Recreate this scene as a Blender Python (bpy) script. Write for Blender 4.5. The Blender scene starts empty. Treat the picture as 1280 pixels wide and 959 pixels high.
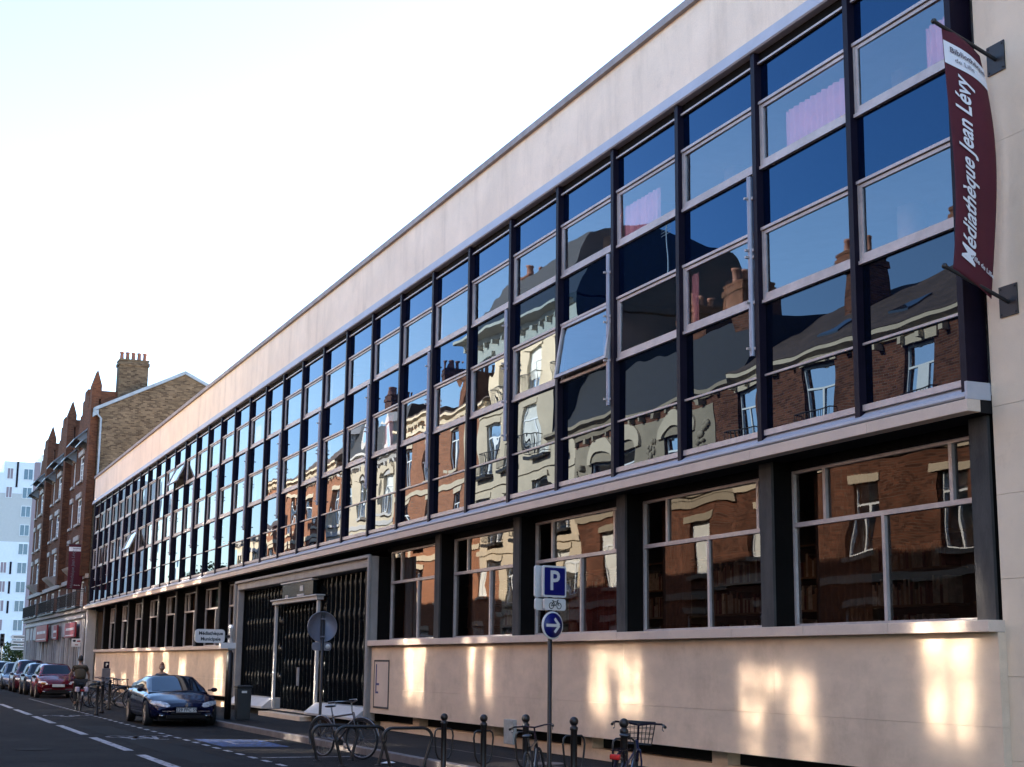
import bpy, bmesh, math, random
from mathutils import Vector, Matrix, noise as mnoise

S = bpy.context.scene
COL = S.collection
rnd = random.Random(7)

# ---------------------------------------------------------------- camera
cam_d = bpy.data.cameras.new("camera")
cam_d.sensor_width = 36.0
cam_d.lens = 52.12
cam_d.clip_start = 0.1
cam_d.clip_end = 3000
cam_o = bpy.data.objects.new("camera", cam_d)
COL.objects.link(cam_o)
cam_o.matrix_world = Matrix(((0.3916, 0.1671, 0.9049, 12.561),
                             (0.9201, -0.0831, -0.3828, -10.816),
                             (0.0113, 0.9824, -0.1860, 1.65),
                             (0, 0, 0, 1)))
S.camera = cam_o

# ---------------------------------------------------------------- sky, sun, exposure
SUN = Vector((-0.25, 1.0, 0.525)).normalized()      # towards the sun, behind the library
ELEV = math.asin(SUN.z)
w = bpy.data.worlds.new("World")
S.world = w
w.use_nodes = True
wn = w.node_tree.nodes
bg = wn["Background"]
sky = wn.new("ShaderNodeTexSky")
sky.sky_type = 'NISHITA'
sky.sun_disc = False
sky.sun_elevation = ELEV
sky.sun_rotation = math.atan2(SUN.x, SUN.y)
sky.air_density = 1.0
sky.dust_density = 0.5
sky.ozone_density = 3.2
w.node_tree.links.new(sky.outputs[0], bg.inputs[0])
bg.inputs[1].default_value = 0.12
sun_d = bpy.data.lights.new("sun", 'SUN')
sun_d.energy = 5.0
sun_d.angle = math.radians(0.5)
sun_d.color = (1.0, 0.92, 0.79)
sun_o = bpy.data.objects.new("sun", sun_d)
COL.objects.link(sun_o)
sun_o.rotation_euler = (-SUN).to_track_quat('-Z', 'Y').to_euler()
sun_o.location = (0, 60, 40)
S.view_settings.view_transform = 'Standard'
S.view_settings.look = 'None'
S.view_settings.exposure = 2.5
S.view_settings.gamma = 1.0
S.render.engine = 'CYCLES'
S.cycles.use_denoising = True
S.cycles.max_bounces = 8
S.cycles.diffuse_bounces = 3
S.cycles.glossy_bounces = 5
S.cycles.transparent_max_bounces = 12
S.cycles.sample_clamp_indirect = 0.0
S.cycles.blur_glossy = 0.0
S.cycles.use_guiding = True
S.cycles.use_surface_guiding = True

# ---------------------------------------------------------------- helpers
def prop(o, label=None, cat=None, group=None, kind=None):
    if label: o["label"] = label
    if cat: o["category"] = cat
    if group: o["group"] = group
    if kind: o["kind"] = kind
    return o

def thing(name, label, cat, loc=(0, 0, 0), rz=0.0, group=None):
    o = bpy.data.objects.new(name, None)
    COL.objects.link(o)
    o.empty_display_size = 0.3
    o.location = loc
    o.rotation_euler = (0, 0, rz)
    return prop(o, label, cat, group)

def copy_tree(o, parent=None):
    c = o.copy()
    COL.objects.link(c)
    c.parent = parent
    for ch in list(o.children):
        copy_tree(ch, c)
    return c

class MB:
    """Collects shapes, then links them as one mesh object."""
    def __init__(s):
        s.v = []; s.f = []; s.m = []; s.sm = []
    def add(s, vs, fs, m=0, smooth=False):
        b = len(s.v)
        s.v += [tuple(p) for p in vs]
        for f in fs:
            s.f.append([b + i for i in f]); s.m.append(m); s.sm.append(smooth)
        return s
    def box(s, x0, x1, y0, y1, z0, z1, m=0):
        if x0 > x1: x0, x1 = x1, x0
        if y0 > y1: y0, y1 = y1, y0
        if z0 > z1: z0, z1 = z1, z0
        return s.add([(x0,y0,z0),(x1,y0,z0),(x1,y1,z0),(x0,y1,z0),(x0,y0,z1),(x1,y0,z1),(x1,y1,z1),(x0,y1,z1)],
                     [(0,3,2,1),(4,5,6,7),(0,1,5,4),(1,2,6,5),(2,3,7,6),(3,0,4,7)], m)
    def quad(s, a, b, c, d, m=0):
        return s.add([a, b, c, d], [(0, 1, 2, 3)], m)
    def prism(s, pts, axis, a, b, m=0):
        """pts: 2D outline; axis 'x': pts are (y,z); 'y': (x,z); 'z': (x,y)."""
        n = len(pts)
        def P(p, t):
            return {'x': (t, p[0], p[1]), 'y': (p[0], t, p[1]), 'z': (p[0], p[1], t)}[axis]
        vs = [P(p, a) for p in pts] + [P(p, b) for p in pts]
        fs = [tuple(range(n))[::-1], tuple(range(n, 2*n))] + [(i, (i+1) % n, n+(i+1) % n, n+i) for i in range(n)]
        return s.add(vs, fs, m)
    def tube(s, pts, r, n=8, m=0, cap=True, closed=False):
        pts = [Vector(p) for p in pts]
        rs = r if isinstance(r, (list, tuple)) else [r]*len(pts)
        vs = []; up = None
        k = len(pts)
        for i, p in enumerate(pts):
            a = pts[i-1] if (i > 0 or closed) else p
            c = pts[(i+1) % k] if (i < k-1 or closed) else p
            t = (c - a).normalized()
            if up is None:
                up = t.orthogonal().normalized()
            up = (up - t*up.dot(t))
            up = up.normalized() if up.length > 1e-6 else t.orthogonal().normalized()
            bn = t.cross(up)
            for j in range(n):
                q = 2*math.pi*j/n
                vs.append(p + (up*math.cos(q) + bn*math.sin(q))*rs[i])
        fs = []
        for i in range(k if closed else k-1):
            for j in range(n):
                a = i*n + j; b = i*n + (j+1) % n
                i2 = (i+1) % k
                fs.append((a, b, i2*n + (j+1) % n, i2*n + j))
        s.add(vs, fs, m, True)
        if cap and not closed:
            s.add(vs[:n], [tuple(range(n))[::-1]], m)
            s.add(vs[-n:], [tuple(range(n))], m)
        return s
    def lathe(s, prof, c=(0,0,0), n=16, m=0, axis='z'):
        """prof: list of (r,h)."""
        vs = []
        for r, h in prof:
            for j in range(n):
                q = 2*math.pi*j/n
                a, b = r*math.cos(q), r*math.sin(q)
                vs.append({'z': (c[0]+a, c[1]+b, c[2]+h), 'y': (c[0]+a, c[1]+h, c[2]+b), 'x': (c[0]+h, c[1]+a, c[2]+b)}[axis])
        fs = []
        for i in range(len(prof)-1):
            for j in range(n):
                fs.append((i*n+j, i*n+(j+1) % n, (i+1)*n+(j+1) % n, (i+1)*n+j))
        fs.append(tuple(range(n))[::-1]); fs.append(tuple((len(prof)-1)*n+j for j in range(n)))
        return s.add(vs, fs, m, True)
    def ball(s, c, r, n=12, m=0):
        rx, ry, rz = r if isinstance(r, (tuple, list)) else (r, r, r)
        vs = [(c[0], c[1], c[2]-rz)]
        k = n//2
        for i in range(1, k):
            ph = math.pi*i/k - math.pi/2
            for j in range(n):
                q = 2*math.pi*j/n
                vs.append((c[0]+rx*math.cos(ph)*math.cos(q), c[1]+ry*math.cos(ph)*math.sin(q), c[2]+rz*math.sin(ph)))
        vs.append((c[0], c[1], c[2]+rz))
        fs = [(0, 1+(j+1) % n, 1+j) for j in range(n)]
        for i in range(k-2):
            for j in range(n):
                a = 1+i*n
                fs.append((a+j, a+(j+1) % n, a+n+(j+1) % n, a+n+j))
        a = 1+(k-2)*n; t = len(vs)-1
        fs += [(a+j, a+(j+1) % n, t) for j in range(n)]
        return s.add(vs, fs, m, True)
    def wall(s, u0, u1, z0, z1, at, depth, holes=(), m=0, mr=None, axis='y', top=None):
        """A wall sheet with openings and their reveals; axis 'y': u is x and the plane is y=at, reveals run to y=at+depth."""
        mr = m if mr is None else mr
        us = sorted({u0, u1, *[h[0] for h in holes], *[h[1] for h in holes]})
        zs = sorted({z0, z1, *[h[2] for h in holes], *[h[3] for h in holes]})
        P = (lambda u, z, d=0.0: (u, at+d, z)) if axis == 'y' else (lambda u, z, d=0.0: (at+d, u, z))
        for i in range(len(us)-1):
            for j in range(len(zs)-1):
                cu, cz = (us[i]+us[i+1])/2, (zs[j]+zs[j+1])/2
                if any(h[0] < cu < h[1] and h[2] < cz < h[3] for h in holes): continue
                s.quad(P(us[i], zs[j]), P(us[i+1], zs[j]), P(us[i+1], zs[j+1]), P(us[i], zs[j+1]), m)
        for a, b, c, d in holes:
            s.quad(P(a,c), P(a,d), P(a,d,depth), P(a,c,depth), mr)
            s.quad(P(b,c), P(b,c,depth), P(b,d,depth), P(b,d), mr)
            s.quad(P(a,c), P(a,c,depth), P(b,c,depth), P(b,c), mr)
            s.quad(P(a,d), P(b,d), P(b,d,depth), P(a,d,depth), mr)
        return s
    def frame(s, x0, x1, z0, z1, y0, y1, t, m=0, tb=None, tt=None):
        """A rectangular frame in an XZ plane."""
        tb = t if tb is None else tb; tt = t if tt is None else tt
        s.box(x0, x1, y0, y1, z0, z0+tb, m); s.box(x0, x1, y0, y1, z1-tt, z1, m)
        s.box(x0, x0+t, y0, y1, z0+tb, z1-tt, m); s.box(x1-t, x1, y0, y1, z0+tb, z1-tt, m)
        return s
    def build(s, name, mats, parent=None, loc=None, fix=True):
        me = bpy.data.meshes.new(name)
        me.from_pydata(s.v, [], s.f)
        if not isinstance(mats, (list, tuple)): mats = [mats]
        for m in mats: me.materials.append(m)
        me.polygons.foreach_set("material_index", s.m)
        me.polygons.foreach_set("use_smooth", s.sm)
        if fix:
            bm = bmesh.new(); bm.from_mesh(me)
            bmesh.ops.recalc_face_normals(bm, faces=bm.faces)
            bm.to_mesh(me); bm.free()
        me.update()
        o = bpy.data.objects.new(name, me)
        COL.objects.link(o)
        if parent is not None: o.parent = parent
        if loc is not None: o.location = loc
        return o

def bevel(o, width=0.01, seg=2):
    b = o.modifiers.new("bevel", 'BEVEL'); b.width = width; b.segments = seg; b.limit_method = 'ANGLE'
    return o

def text_mb(body, size=1.0, align='CENTER', extrude=0.002, bold=0.0, shear=0.0):
    """The outline of some writing as plain vertices and faces in its own XY plane."""
    cu = bpy.data.curves.new("writing", 'FONT')
    cu.body = body; cu.size = size; cu.align_x = align; cu.align_y = 'CENTER'
    cu.extrude = extrude; cu.offset = bold; cu.shear = shear; cu.resolution_u = 3
    o = bpy.data.objects.new("writing", cu)
    COL.objects.link(o)
    dg = bpy.context.evaluated_depsgraph_get()
    me = bpy.data.meshes.new_from_object(o.evaluated_get(dg))
    vs = [v.co.copy() for v in me.vertices]
    fs = [tuple(p.vertices) for p in me.polygons]
    bpy.data.objects.remove(o); bpy.data.curves.remove(cu); bpy.data.meshes.remove(me)
    return vs, fs

def add_text(mb, body, size, fn, m=0, **kw):
    vs, fs = text_mb(body, size, **kw)
    mb.add([fn(v) for v in vs], fs, m)
    return mb

# ---------------------------------------------------------------- materials
MATS = {}
def nodes(name):
    m = bpy.data.materials.new(name); m.use_nodes = True
    nt = m.node_tree
    return m, nt, nt.nodes["Principled BSDF"]

def mat(name, col, rough=0.6, metal=0.0, var=0.12, vscale=3.0, bump=0.0, bscale=60.0, spec=0.5, coat=0.0, fine=0.0, stretch=(1,1,1), var2=0.0, v2scale=0.35):
    if name in MATS: return MATS[name]
    m, nt, b = nodes(name)
    L = nt.links.new
    tc = nt.nodes.new("ShaderNodeTexCoord"); mp = nt.nodes.new("ShaderNodeMapping")
    mp.inputs["Scale"].default_value = stretch
    L(tc.outputs["Object"], mp.inputs[0])
    n1 = nt.nodes.new("ShaderNodeTexNoise"); n1.inputs["Scale"].default_value = vscale; n1.inputs["Detail"].default_value = 6
    n1.inputs["Roughness"].default_value = 0.65
    L(mp.outputs[0], n1.inputs["Vector"])
    cr = nt.nodes.new("ShaderNodeMix"); cr.data_type = 'RGBA'
    lo = [c*(1-var) for c in col]; hi = [min(1, c*(1+var)) for c in col]
    cr.inputs[6].default_value = (*lo, 1); cr.inputs[7].default_value = (*hi, 1)
    mr = nt.nodes.new("ShaderNodeMapRange"); mr.inputs[1].default_value = 0.3; mr.inputs[2].default_value = 0.7
    L(n1.outputs[0], mr.inputs[0]); L(mr.outputs[0], cr.inputs[0])
    out = cr.outputs[2]
    for amt, sc in ((var2, v2scale), (fine, bscale)):
        if amt:
            n2 = nt.nodes.new("ShaderNodeTexNoise"); n2.inputs["Scale"].default_value = sc; n2.inputs["Detail"].default_value = 4
            L(mp.outputs[0], n2.inputs["Vector"])
            r2 = nt.nodes.new("ShaderNodeMapRange"); r2.inputs[1].default_value = 0.3; r2.inputs[2].default_value = 0.7
            r2.inputs[3].default_value = 1-amt; r2.inputs[4].default_value = 1+amt
            L(n2.outputs[0], r2.inputs[0])
            mx = nt.nodes.new("ShaderNodeMix"); mx.data_type = 'RGBA'; mx.blend_type = 'MULTIPLY'; mx.inputs[0].default_value = 1
            L(out, mx.inputs[6]); L(r2.outputs[0], mx.inputs[7]); out = mx.outputs[2]
    L(out, b.inputs["Base Color"])
    b.inputs["Roughness"].default_value = rough; b.inputs["Metallic"].default_value = metal
    b.inputs["Specular IOR Level"].default_value = spec
    if coat:
        b.inputs["Coat Weight"].default_value = coat; b.inputs["Coat Roughness"].default_value = 0.04
    if bump:
        n3 = nt.nodes.new("ShaderNodeTexNoise"); n3.inputs["Scale"].default_value = bscale; n3.inputs["Detail"].default_value = 3
        L(mp.outputs[0], n3.inputs["Vector"])
        bp = nt.nodes.new("ShaderNodeBump"); bp.inputs["Strength"].default_value = 1; bp.inputs["Distance"].default_value = bump
        L(n3.outputs[0], bp.inputs["Height"]); L(bp.outputs[0], b.inputs["Normal"])
    MATS[name] = m
    return m

def brick(name, c1, c2, mortar, size=(0.22, 0.075), rough=0.85, patch=0.25):
    m, nt, b = nodes(name); L = nt.links.new
    tc = nt.nodes.new("ShaderNodeTexCoord"); sp = nt.nodes.new("ShaderNodeSeparateXYZ"); L(tc.outputs["Object"], sp.inputs[0])
    ad = nt.nodes.new("ShaderNodeMath"); ad.operation = 'ADD'; L(sp.outputs[0], ad.inputs[0]); L(sp.outputs[1], ad.inputs[1])
    cb = nt.nodes.new("ShaderNodeCombineXYZ"); L(ad.outputs[0], cb.inputs[0]); L(sp.outputs[2], cb.inputs[1])
    br = nt.nodes.new("ShaderNodeTexBrick"); L(cb.outputs[0], br.inputs["Vector"])
    br.inputs["Scale"].default_value = 1.0; br.inputs["Brick Width"].default_value = size[0]; br.inputs["Row Height"].default_value = size[1]
    br.inputs["Mortar Size"].default_value = 0.006; br.inputs["Bias"].default_value = 0.0
    br.inputs["Color1"].default_value = (*c1, 1); br.inputs["Color2"].default_value = (*c2, 1); br.inputs["Mortar"].default_value = (*mortar, 1)
    n = nt.nodes.new("ShaderNodeTexNoise"); n.inputs["Scale"].default_value = 0.6; n.inputs["Detail"].default_value = 7; n.inputs["Roughness"].default_value = 0.7
    L(tc.outputs["Object"], n.inputs["Vector"])
    mr = nt.nodes.new("ShaderNodeMapRange"); mr.inputs[1].default_value = 0.3; mr.inputs[2].default_value = 0.7
    mr.inputs[3].default_value = 1-patch; mr.inputs[4].default_value = 1+patch; L(n.outputs[0], mr.inputs[0])
    mx = nt.nodes.new("ShaderNodeMix"); mx.data_type = 'RGBA'; mx.blend_type = 'MULTIPLY'; mx.inputs[0].default_value = 1
    L(br.outputs[0], mx.inputs[6]); L(mr.outputs[0], mx.inputs[7]); L(mx.outputs[2], b.inputs["Base Color"])
    b.inputs["Roughness"].default_value = rough; b.inputs["Specular IOR Level"].default_value = 0.05
    bp = nt.nodes.new("ShaderNodeBump"); bp.inputs["Distance"].default_value = 0.006; bp.invert = True
    L(br.outputs["Fac"], bp.inputs["Height"]); L(bp.outputs[0], b.inputs["Normal"])
    MATS[name] = m
    return m

def glass(name, ior, tint, opaque=False, wob=0.0012, wscale=0.9, rough=0.0, base=(0.01,0.01,0.01), spec_tint=(1,1,1)):
    """Window glass: a slightly uneven mirror over clear (or opaque) glass."""
    m = bpy.data.materials.new(name); m.use_nodes = True
    nt = m.node_tree; nt.nodes.clear(); L = nt.links.new
    out = nt.nodes.new("ShaderNodeOutputMaterial")
    ge = nt.nodes.new("ShaderNodeNewGeometry")
    n = nt.nodes.new("ShaderNodeTexNoise"); n.inputs["Scale"].default_value = wscale; n.inputs["Detail"].default_value = 1.0
    L(ge.outputs["Position"], n.inputs["Vector"])
    bp = nt.nodes.new("ShaderNodeBump"); bp.inputs["Strength"].default_value = 1; bp.inputs["Distance"].default_value = wob
    L(n.outputs[0], bp.inputs["Height"])
    gl = nt.nodes.new("ShaderNodeBsdfGlossy"); gl.inputs["Roughness"].default_value = rough; gt = nt.nodes.new("ShaderNodeMix"); gt.data_type = 'RGBA'; gt.inputs[6].default_value = (*spec_tint, 1); gt.inputs[7].default_value = (1, 1, 1, 1); L(gt.outputs[2], gl.inputs["Color"])
    if wob: L(bp.outputs[0], gl.inputs["Normal"])
    fr = nt.nodes.new("ShaderNodeFresnel"); fr.inputs["IOR"].default_value = ior
    gm = nt.nodes.new("ShaderNodeMapRange"); gm.inputs[1].default_value = 0.10; gm.inputs[2].default_value = 0.45; L(fr.outputs[0], gm.inputs[0]); L(gm.outputs[0], gt.inputs[0])
    if opaque:
        un = nt.nodes.new("ShaderNodeBsdfDiffuse"); un.inputs["Color"].default_value = (*base, 1)
    else:
        un = nt.nodes.new("ShaderNodeBsdfTransparent"); un.inputs["Color"].default_value = (*tint, 1)
    mx = nt.nodes.new("ShaderNodeMixShader")
    L(fr.outputs[0], mx.inputs[0]); L(un.outputs[0], mx.inputs[1]); L(gl.outputs[0], mx.inputs[2]); L(mx.outputs[0], out.inputs[0])
    MATS[name] = m
    return m

M_STUCCO = mat("beige_render", (0.88, 0.69, 0.52), 0.9, var=0.06, vscale=1.2, bump=0.004, bscale=90, fine=0.06, var2=0.06, v2scale=0.5)
M_WALLSTONE = mat("beige_wall_slab", (0.68, 0.50, 0.355), 0.85, var=0.08, vscale=2.0, bump=0.003, bscale=120, fine=0.07, var2=0.07, v2scale=0.4, stretch=(1,1,2.5))
def streaks(m, amt, sx=2.2, sz=0.16, lo=0.50, hi=0.72, col=(0.55,0.50,0.47)):
    nt = m.node_tree; b = nt.nodes["Principled BSDF"]; L = nt.links.new
    src = b.inputs["Base Color"].links[0].from_socket
    tc = nt.nodes.new("ShaderNodeTexCoord"); mp = nt.nodes.new("ShaderNodeMapping"); mp.inputs["Scale"].default_value = (sx, sx, sz); L(tc.outputs["Object"], mp.inputs[0])
    n = nt.nodes.new("ShaderNodeTexNoise"); n.inputs["Scale"].default_value = 1.0; n.inputs["Detail"].default_value = 9; n.inputs["Roughness"].default_value = 0.7; L(mp.outputs[0], n.inputs["Vector"])
    mr = nt.nodes.new("ShaderNodeMapRange"); mr.inputs[1].default_value = lo; mr.inputs[2].default_value = hi; mr.inputs[4].default_value = amt; L(n.outputs[0], mr.inputs[0])
    n2 = nt.nodes.new("ShaderNodeTexNoise"); n2.inputs["Scale"].default_value = 0.9; n2.inputs["Detail"].default_value = 8; n2.inputs["Roughness"].default_value = 0.8; L(tc.outputs["Object"], n2.inputs["Vector"])
    m2 = nt.nodes.new("ShaderNodeMapRange"); m2.inputs[1].default_value = 0.56; m2.inputs[2].default_value = 0.70; m2.inputs[4].default_value = amt*0.8; L(n2.outputs[0], m2.inputs[0])
    mxm = nt.nodes.new("ShaderNodeMath"); mxm.operation = 'MAXIMUM'; L(mr.outputs[0], mxm.inputs[0]); L(m2.outputs[0], mxm.inputs[1])
    mx = nt.nodes.new("ShaderNodeMix"); mx.data_type = 'RGBA'; mx.blend_type = 'MULTIPLY'; L(mxm.outputs[0], mx.inputs[0]); L(src, mx.inputs[6]); mx.inputs[7].default_value = (*col, 1); L(mx.outputs[2], b.inputs["Base Color"])
def cracks(m, scale=0.35, w=0.012, col=0.35, patchy=0.55):
    nt = m.node_tree; b = nt.nodes["Principled BSDF"]; L = nt.links.new
    src = b.inputs["Base Color"].links[0].from_socket
    tc = nt.nodes.new("ShaderNodeTexCoord"); n = nt.nodes.new("ShaderNodeTexNoise"); n.inputs["Scale"].default_value = 1.5; n.inputs["Detail"].default_value = 6; L(tc.outputs["Object"], n.inputs["Vector"])
    vm = nt.nodes.new("ShaderNodeVectorMath"); vm.operation = 'MULTIPLY_ADD'; vm.inputs[1].default_value = (0.9,0.9,0.9); L(n.outputs[1], vm.inputs[0]); L(tc.outputs["Object"], vm.inputs[2])
    v = nt.nodes.new("ShaderNodeTexVoronoi"); v.feature = 'DISTANCE_TO_EDGE'; v.inputs["Scale"].default_value = scale; L(vm.outputs[0], v.inputs["Vector"])
    mr = nt.nodes.new("ShaderNodeMapRange"); mr.inputs[1].default_value = 0.0; mr.inputs[2].default_value = w; mr.inputs[3].default_value = col; mr.inputs[4].default_value = 1.0; L(v.outputs[0], mr.inputs[0])
    n2 = nt.nodes.new("ShaderNodeTexNoise"); n2.inputs["Scale"].default_value = 0.7; n2.inputs["Detail"].default_value = 9; n2.inputs["Roughness"].default_value = 0.75; L(tc.outputs["Object"], n2.inputs["Vector"])
    m2 = nt.nodes.new("ShaderNodeMapRange"); m2.inputs[1].default_value = 0.35; m2.inputs[2].default_value = 0.68; m2.inputs[3].default_value = 1-patchy; m2.inputs[4].default_value = 1+patchy; L(n2.outputs[0], m2.inputs[0])
    mu = nt.nodes.new("ShaderNodeMath"); mu.operation = 'MULTIPLY'; L(mr.outputs[0], mu.inputs[0]); L(m2.outputs[0], mu.inputs[1])
    mx = nt.nodes.new("ShaderNodeMix"); mx.data_type = 'RGBA'; mx.blend_type = 'MULTIPLY'; mx.inputs[0].default_value = 1; L(src, mx.inputs[6]); L(mu.outputs[0], mx.inputs[7]); L(mx.outputs[2], b.inputs["Base Color"])
streaks(M_STUCCO, 0.38, 1.6, 0.25); streaks(M_WALLSTONE, 0.45, 1.2, 0.9)
M_SIDEWALL = mat("cream_side_wall", (0.70, 0.54, 0.39), 0.9, var=0.07, vscale=1.0, bump=0.003, bscale=110, fine=0.05, var2=0.06, v2scale=0.3)
M_COPING = mat("coping_concrete", (0.30, 0.255, 0.24), 0.85, var=0.2, vscale=3, bump=0.003, bscale=60, var2=0.15)
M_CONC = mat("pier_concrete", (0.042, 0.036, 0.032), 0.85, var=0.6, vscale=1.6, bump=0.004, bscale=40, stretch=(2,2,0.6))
M_FASCIA = mat("ledge_concrete", (0.60, 0.455, 0.355), 0.7, var=0.08, vscale=2, bump=0.001, fine=0.04)
M_ALU = mat("aluminium_frame", (0.45, 0.385, 0.36), 0.45, metal=0.2, var=0.14, vscale=7, var2=0.15, v2scale=1)
M_ZINC = mat("zinc_flashing", (0.42, 0.40, 0.42), 0.55, metal=0.1, var=0.1, vscale=1.2, bump=0.002, bscale=4)
M_PIPE = mat("grey_pipe_paint", (0.30, 0.30, 0.35), 0.45, metal=0.2, var=0.15)
M_STEEL = mat("dark_painted_steel", (0.010, 0.006, 0.014), 0.5, var=0.2, vscale=5, spec=0.12)
M_DARK = mat("dark_brown_paint", (0.006, 0.005, 0.0045), 0.7, var=0.2, spec=0.06)
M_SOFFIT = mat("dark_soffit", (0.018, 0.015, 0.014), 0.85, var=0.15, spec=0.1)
M_SPAN = glass("blue_spandrel_glass", 1.66, None, True, wob=0.0034, base=(0.0008, 0.003, 0.013), spec_tint=(0.27, 0.58, 1.0))
M_SPANL = glass("clear_blue_spandrel_glass", 1.6, None, True, wob=0.0040, base=(0.0008, 0.002, 0.007), spec_tint=(0.62, 0.80, 1.0))
M_VIS = glass("window_glass", 2.15, (0.94, 0.94, 0.96), False, wob=0.0034, spec_tint=(0.62, 0.82, 1.0))
M_GND = glass("dark_tinted_glass", 1.46, (0.52, 0.48, 0.45), False, wob=0.0036, wscale=1.1)
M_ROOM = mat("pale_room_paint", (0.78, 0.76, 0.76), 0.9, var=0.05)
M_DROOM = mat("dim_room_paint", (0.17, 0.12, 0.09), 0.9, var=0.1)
M_CURT = mat("lavender_net_curtain", (0.92, 0.60, 0.74), 0.9, var=0.06)
M_REDC = mat("red_curtain", (0.20, 0.03, 0.025), 0.9, var=0.1)
M_LIMESTONE = mat("door_stone", (0.30, 0.26, 0.23), 0.7, var=0.2, vscale=1.6, bump=0.002, fine=0.06)
M_WHITESTONE = mat("white_stone", (0.44, 0.40, 0.37), 0.6, var=0.1, vscale=2, bump=0.001)
M_GRILLE = mat("black_bronze_grille", (0.007, 0.008, 0.009), 0.27, var=0.3, vscale=4, spec=0.35)
M_BLACK = mat("black_gap", (0.006, 0.005, 0.005), 0.9, var=0.1)
M_ASPHALT = mat("road_asphalt", (0.015, 0.0125, 0.0115), 0.9, spec=0.12, var=0.18, vscale=1.3, bump=0.006, bscale=180, fine=0.25, var2=0.15, v2scale=0.25)
M_PAVE = mat("pavement_asphalt", (0.020, 0.0165, 0.015), 0.9, spec=0.15, var=0.15, vscale=1.6, bump=0.004, bscale=150, fine=0.2, var2=0.12, v2scale=0.4)
cracks(M_ASPHALT); cracks(M_PAVE, 0.25, 0.006, 0.5, 0.3); streaks(M_SIDEWALL, 0.45, 0.9, 0.5)
M_KERB = mat("granite_kerb", (0.15, 0.125, 0.115), 0.8, var=0.25, vscale=3, bump=0.003, bscale=70, fine=0.15)
def worn(name, c, under, amount=0.42):
    m = mat(name, c, 0.8, var=0.2, vscale=6, fine=0.2, bscale=90)
    nt = m.node_tree; b = nt.nodes["Principled BSDF"]; L = nt.links.new
    src = b.inputs["Base Color"].links[0].from_socket
    tc = nt.nodes.new("ShaderNodeTexCoord"); n = nt.nodes.new("ShaderNodeTexNoise"); n.inputs["Scale"].default_value = 7; n.inputs["Detail"].default_value = 8; n.inputs["Roughness"].default_value = 0.75
    L(tc.outputs["Object"], n.inputs["Vector"])
    mr = nt.nodes.new("ShaderNodeMapRange"); mr.inputs[1].default_value = amount; mr.inputs[2].default_value = amount+0.08; L(n.outputs[0], mr.inputs[0])
    mx = nt.nodes.new("ShaderNodeMix"); mx.data_type = 'RGBA'; mx.inputs[6].default_value = (*under, 1); L(src, mx.inputs[7]); L(mr.outputs[0], mx.inputs[0]); L(mx.outputs[2], b.inputs["Base Color"])
    return m
M_PAINT = worn("white_road_paint", (0.36, 0.34, 0.35), (0.03, 0.028, 0.028))
M_BLUEP = worn("blue_road_paint", (0.035, 0.075, 0.22), (0.02, 0.02, 0.024), 0.46)
M_WHITE = mat("white_paint", (0.75, 0.75, 0.74), 0.45, var=0.05)
M_SUNGLASS = glass("sunlit_window_glass", 1.95, None, True, wob=0.0020, wscale=1.5, rough=0.060, base=(0.02, 0.025, 0.03))
BR_YEL = brick("yellow_brown_brick", (0.145, 0.11, 0.072), (0.05, 0.036, 0.024), (0.11, 0.09, 0.07), patch=0.3)
BR_RED = brick("dark_red_brick", (0.155, 0.062, 0.034), (0.085, 0.036, 0.022), (0.095, 0.07, 0.052), patch=0.2)
BR_OPP = brick("red_brown_brick", (0.165, 0.062, 0.036), (0.07, 0.028, 0.018), (0.17, 0.12, 0.09), patch=0.4)
BR_ORA = brick("orange_brick", (0.34, 0.14, 0.075), (0.24, 0.10, 0.055), (0.28, 0.2, 0.15), patch=0.15)
M_CREAM = mat("cream_facade_stone", (0.50, 0.405, 0.29), 0.85, var=0.1, vscale=1.5)
M_GREYST = mat("grey_facade_stone", (0.27, 0.215, 0.15), 0.85, var=0.15, vscale=1.5)
M_SLATE = mat("roof_slate", (0.014, 0.014, 0.017), 0.7, var=0.25, vscale=6, bump=0.01, bscale=8)
M_TILE = mat("brown_roof_tile", (0.062, 0.038, 0.028), 0.85, var=0.5, vscale=5, bump=0.03, bscale=7, stretch=(1,1,3), var2=0.3, v2scale=0.8)
M_IRON = mat("black_iron", (0.012, 0.011, 0.012), 0.5, var=0.15)

# ================================================================ ground, road, pavements
g = MB(); g.quad((-1200,-900,-0.03),(900,-900,-0.03),(900,900,-0.03),(-1200,900,-0.03)); prop(g.build("ground", M_ASPHALT), kind="structure")
g = MB(); g.quad((-420,-10.4,0),(90,-10.4,0),(90,-2.38,0),(-420,-2.38,0)); prop(g.build("road", M_ASPHALT), kind="structure")
g = MB(); g.box(-109,40,-2.24,2.0,-0.02,0.12); prop(g.build("pavement", M_PAVE), kind="structure")
g = MB(); g.box(-150,40,-13.9,-10.56,-0.02,0.12); prop(g.build("far_pavement", M_PAVE), kind="structure")
g = MB()
x = 40.0
while x > -109:
    g.box(x-0.992, x, -2.40, -2.244, -0.02, 0.124 + rnd.uniform(-0.002, 0.002)); x -= 1.0
kb = g.build("kerb", M_KERB); bevel(kb, 0.012); prop(kb, kind="structure")
g = MB(); g.box(-150,40,-10.556,-10.40,-0.02,0.124); prop(g.build("far_kerb", M_KERB), kind="structure")
g = MB()
for k in range(-4, 14):
    r_ = -9.9 - 6.3*k
    g.quad((r_-5.0,-6.36,0.004),(r_,-6.36,0.004),(r_,-6.18,0.004),(r_-5.0,-6.18,0.004))
prop(g.build("lane_marking", M_PAINT), kind="structure")
g = MB()
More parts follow.
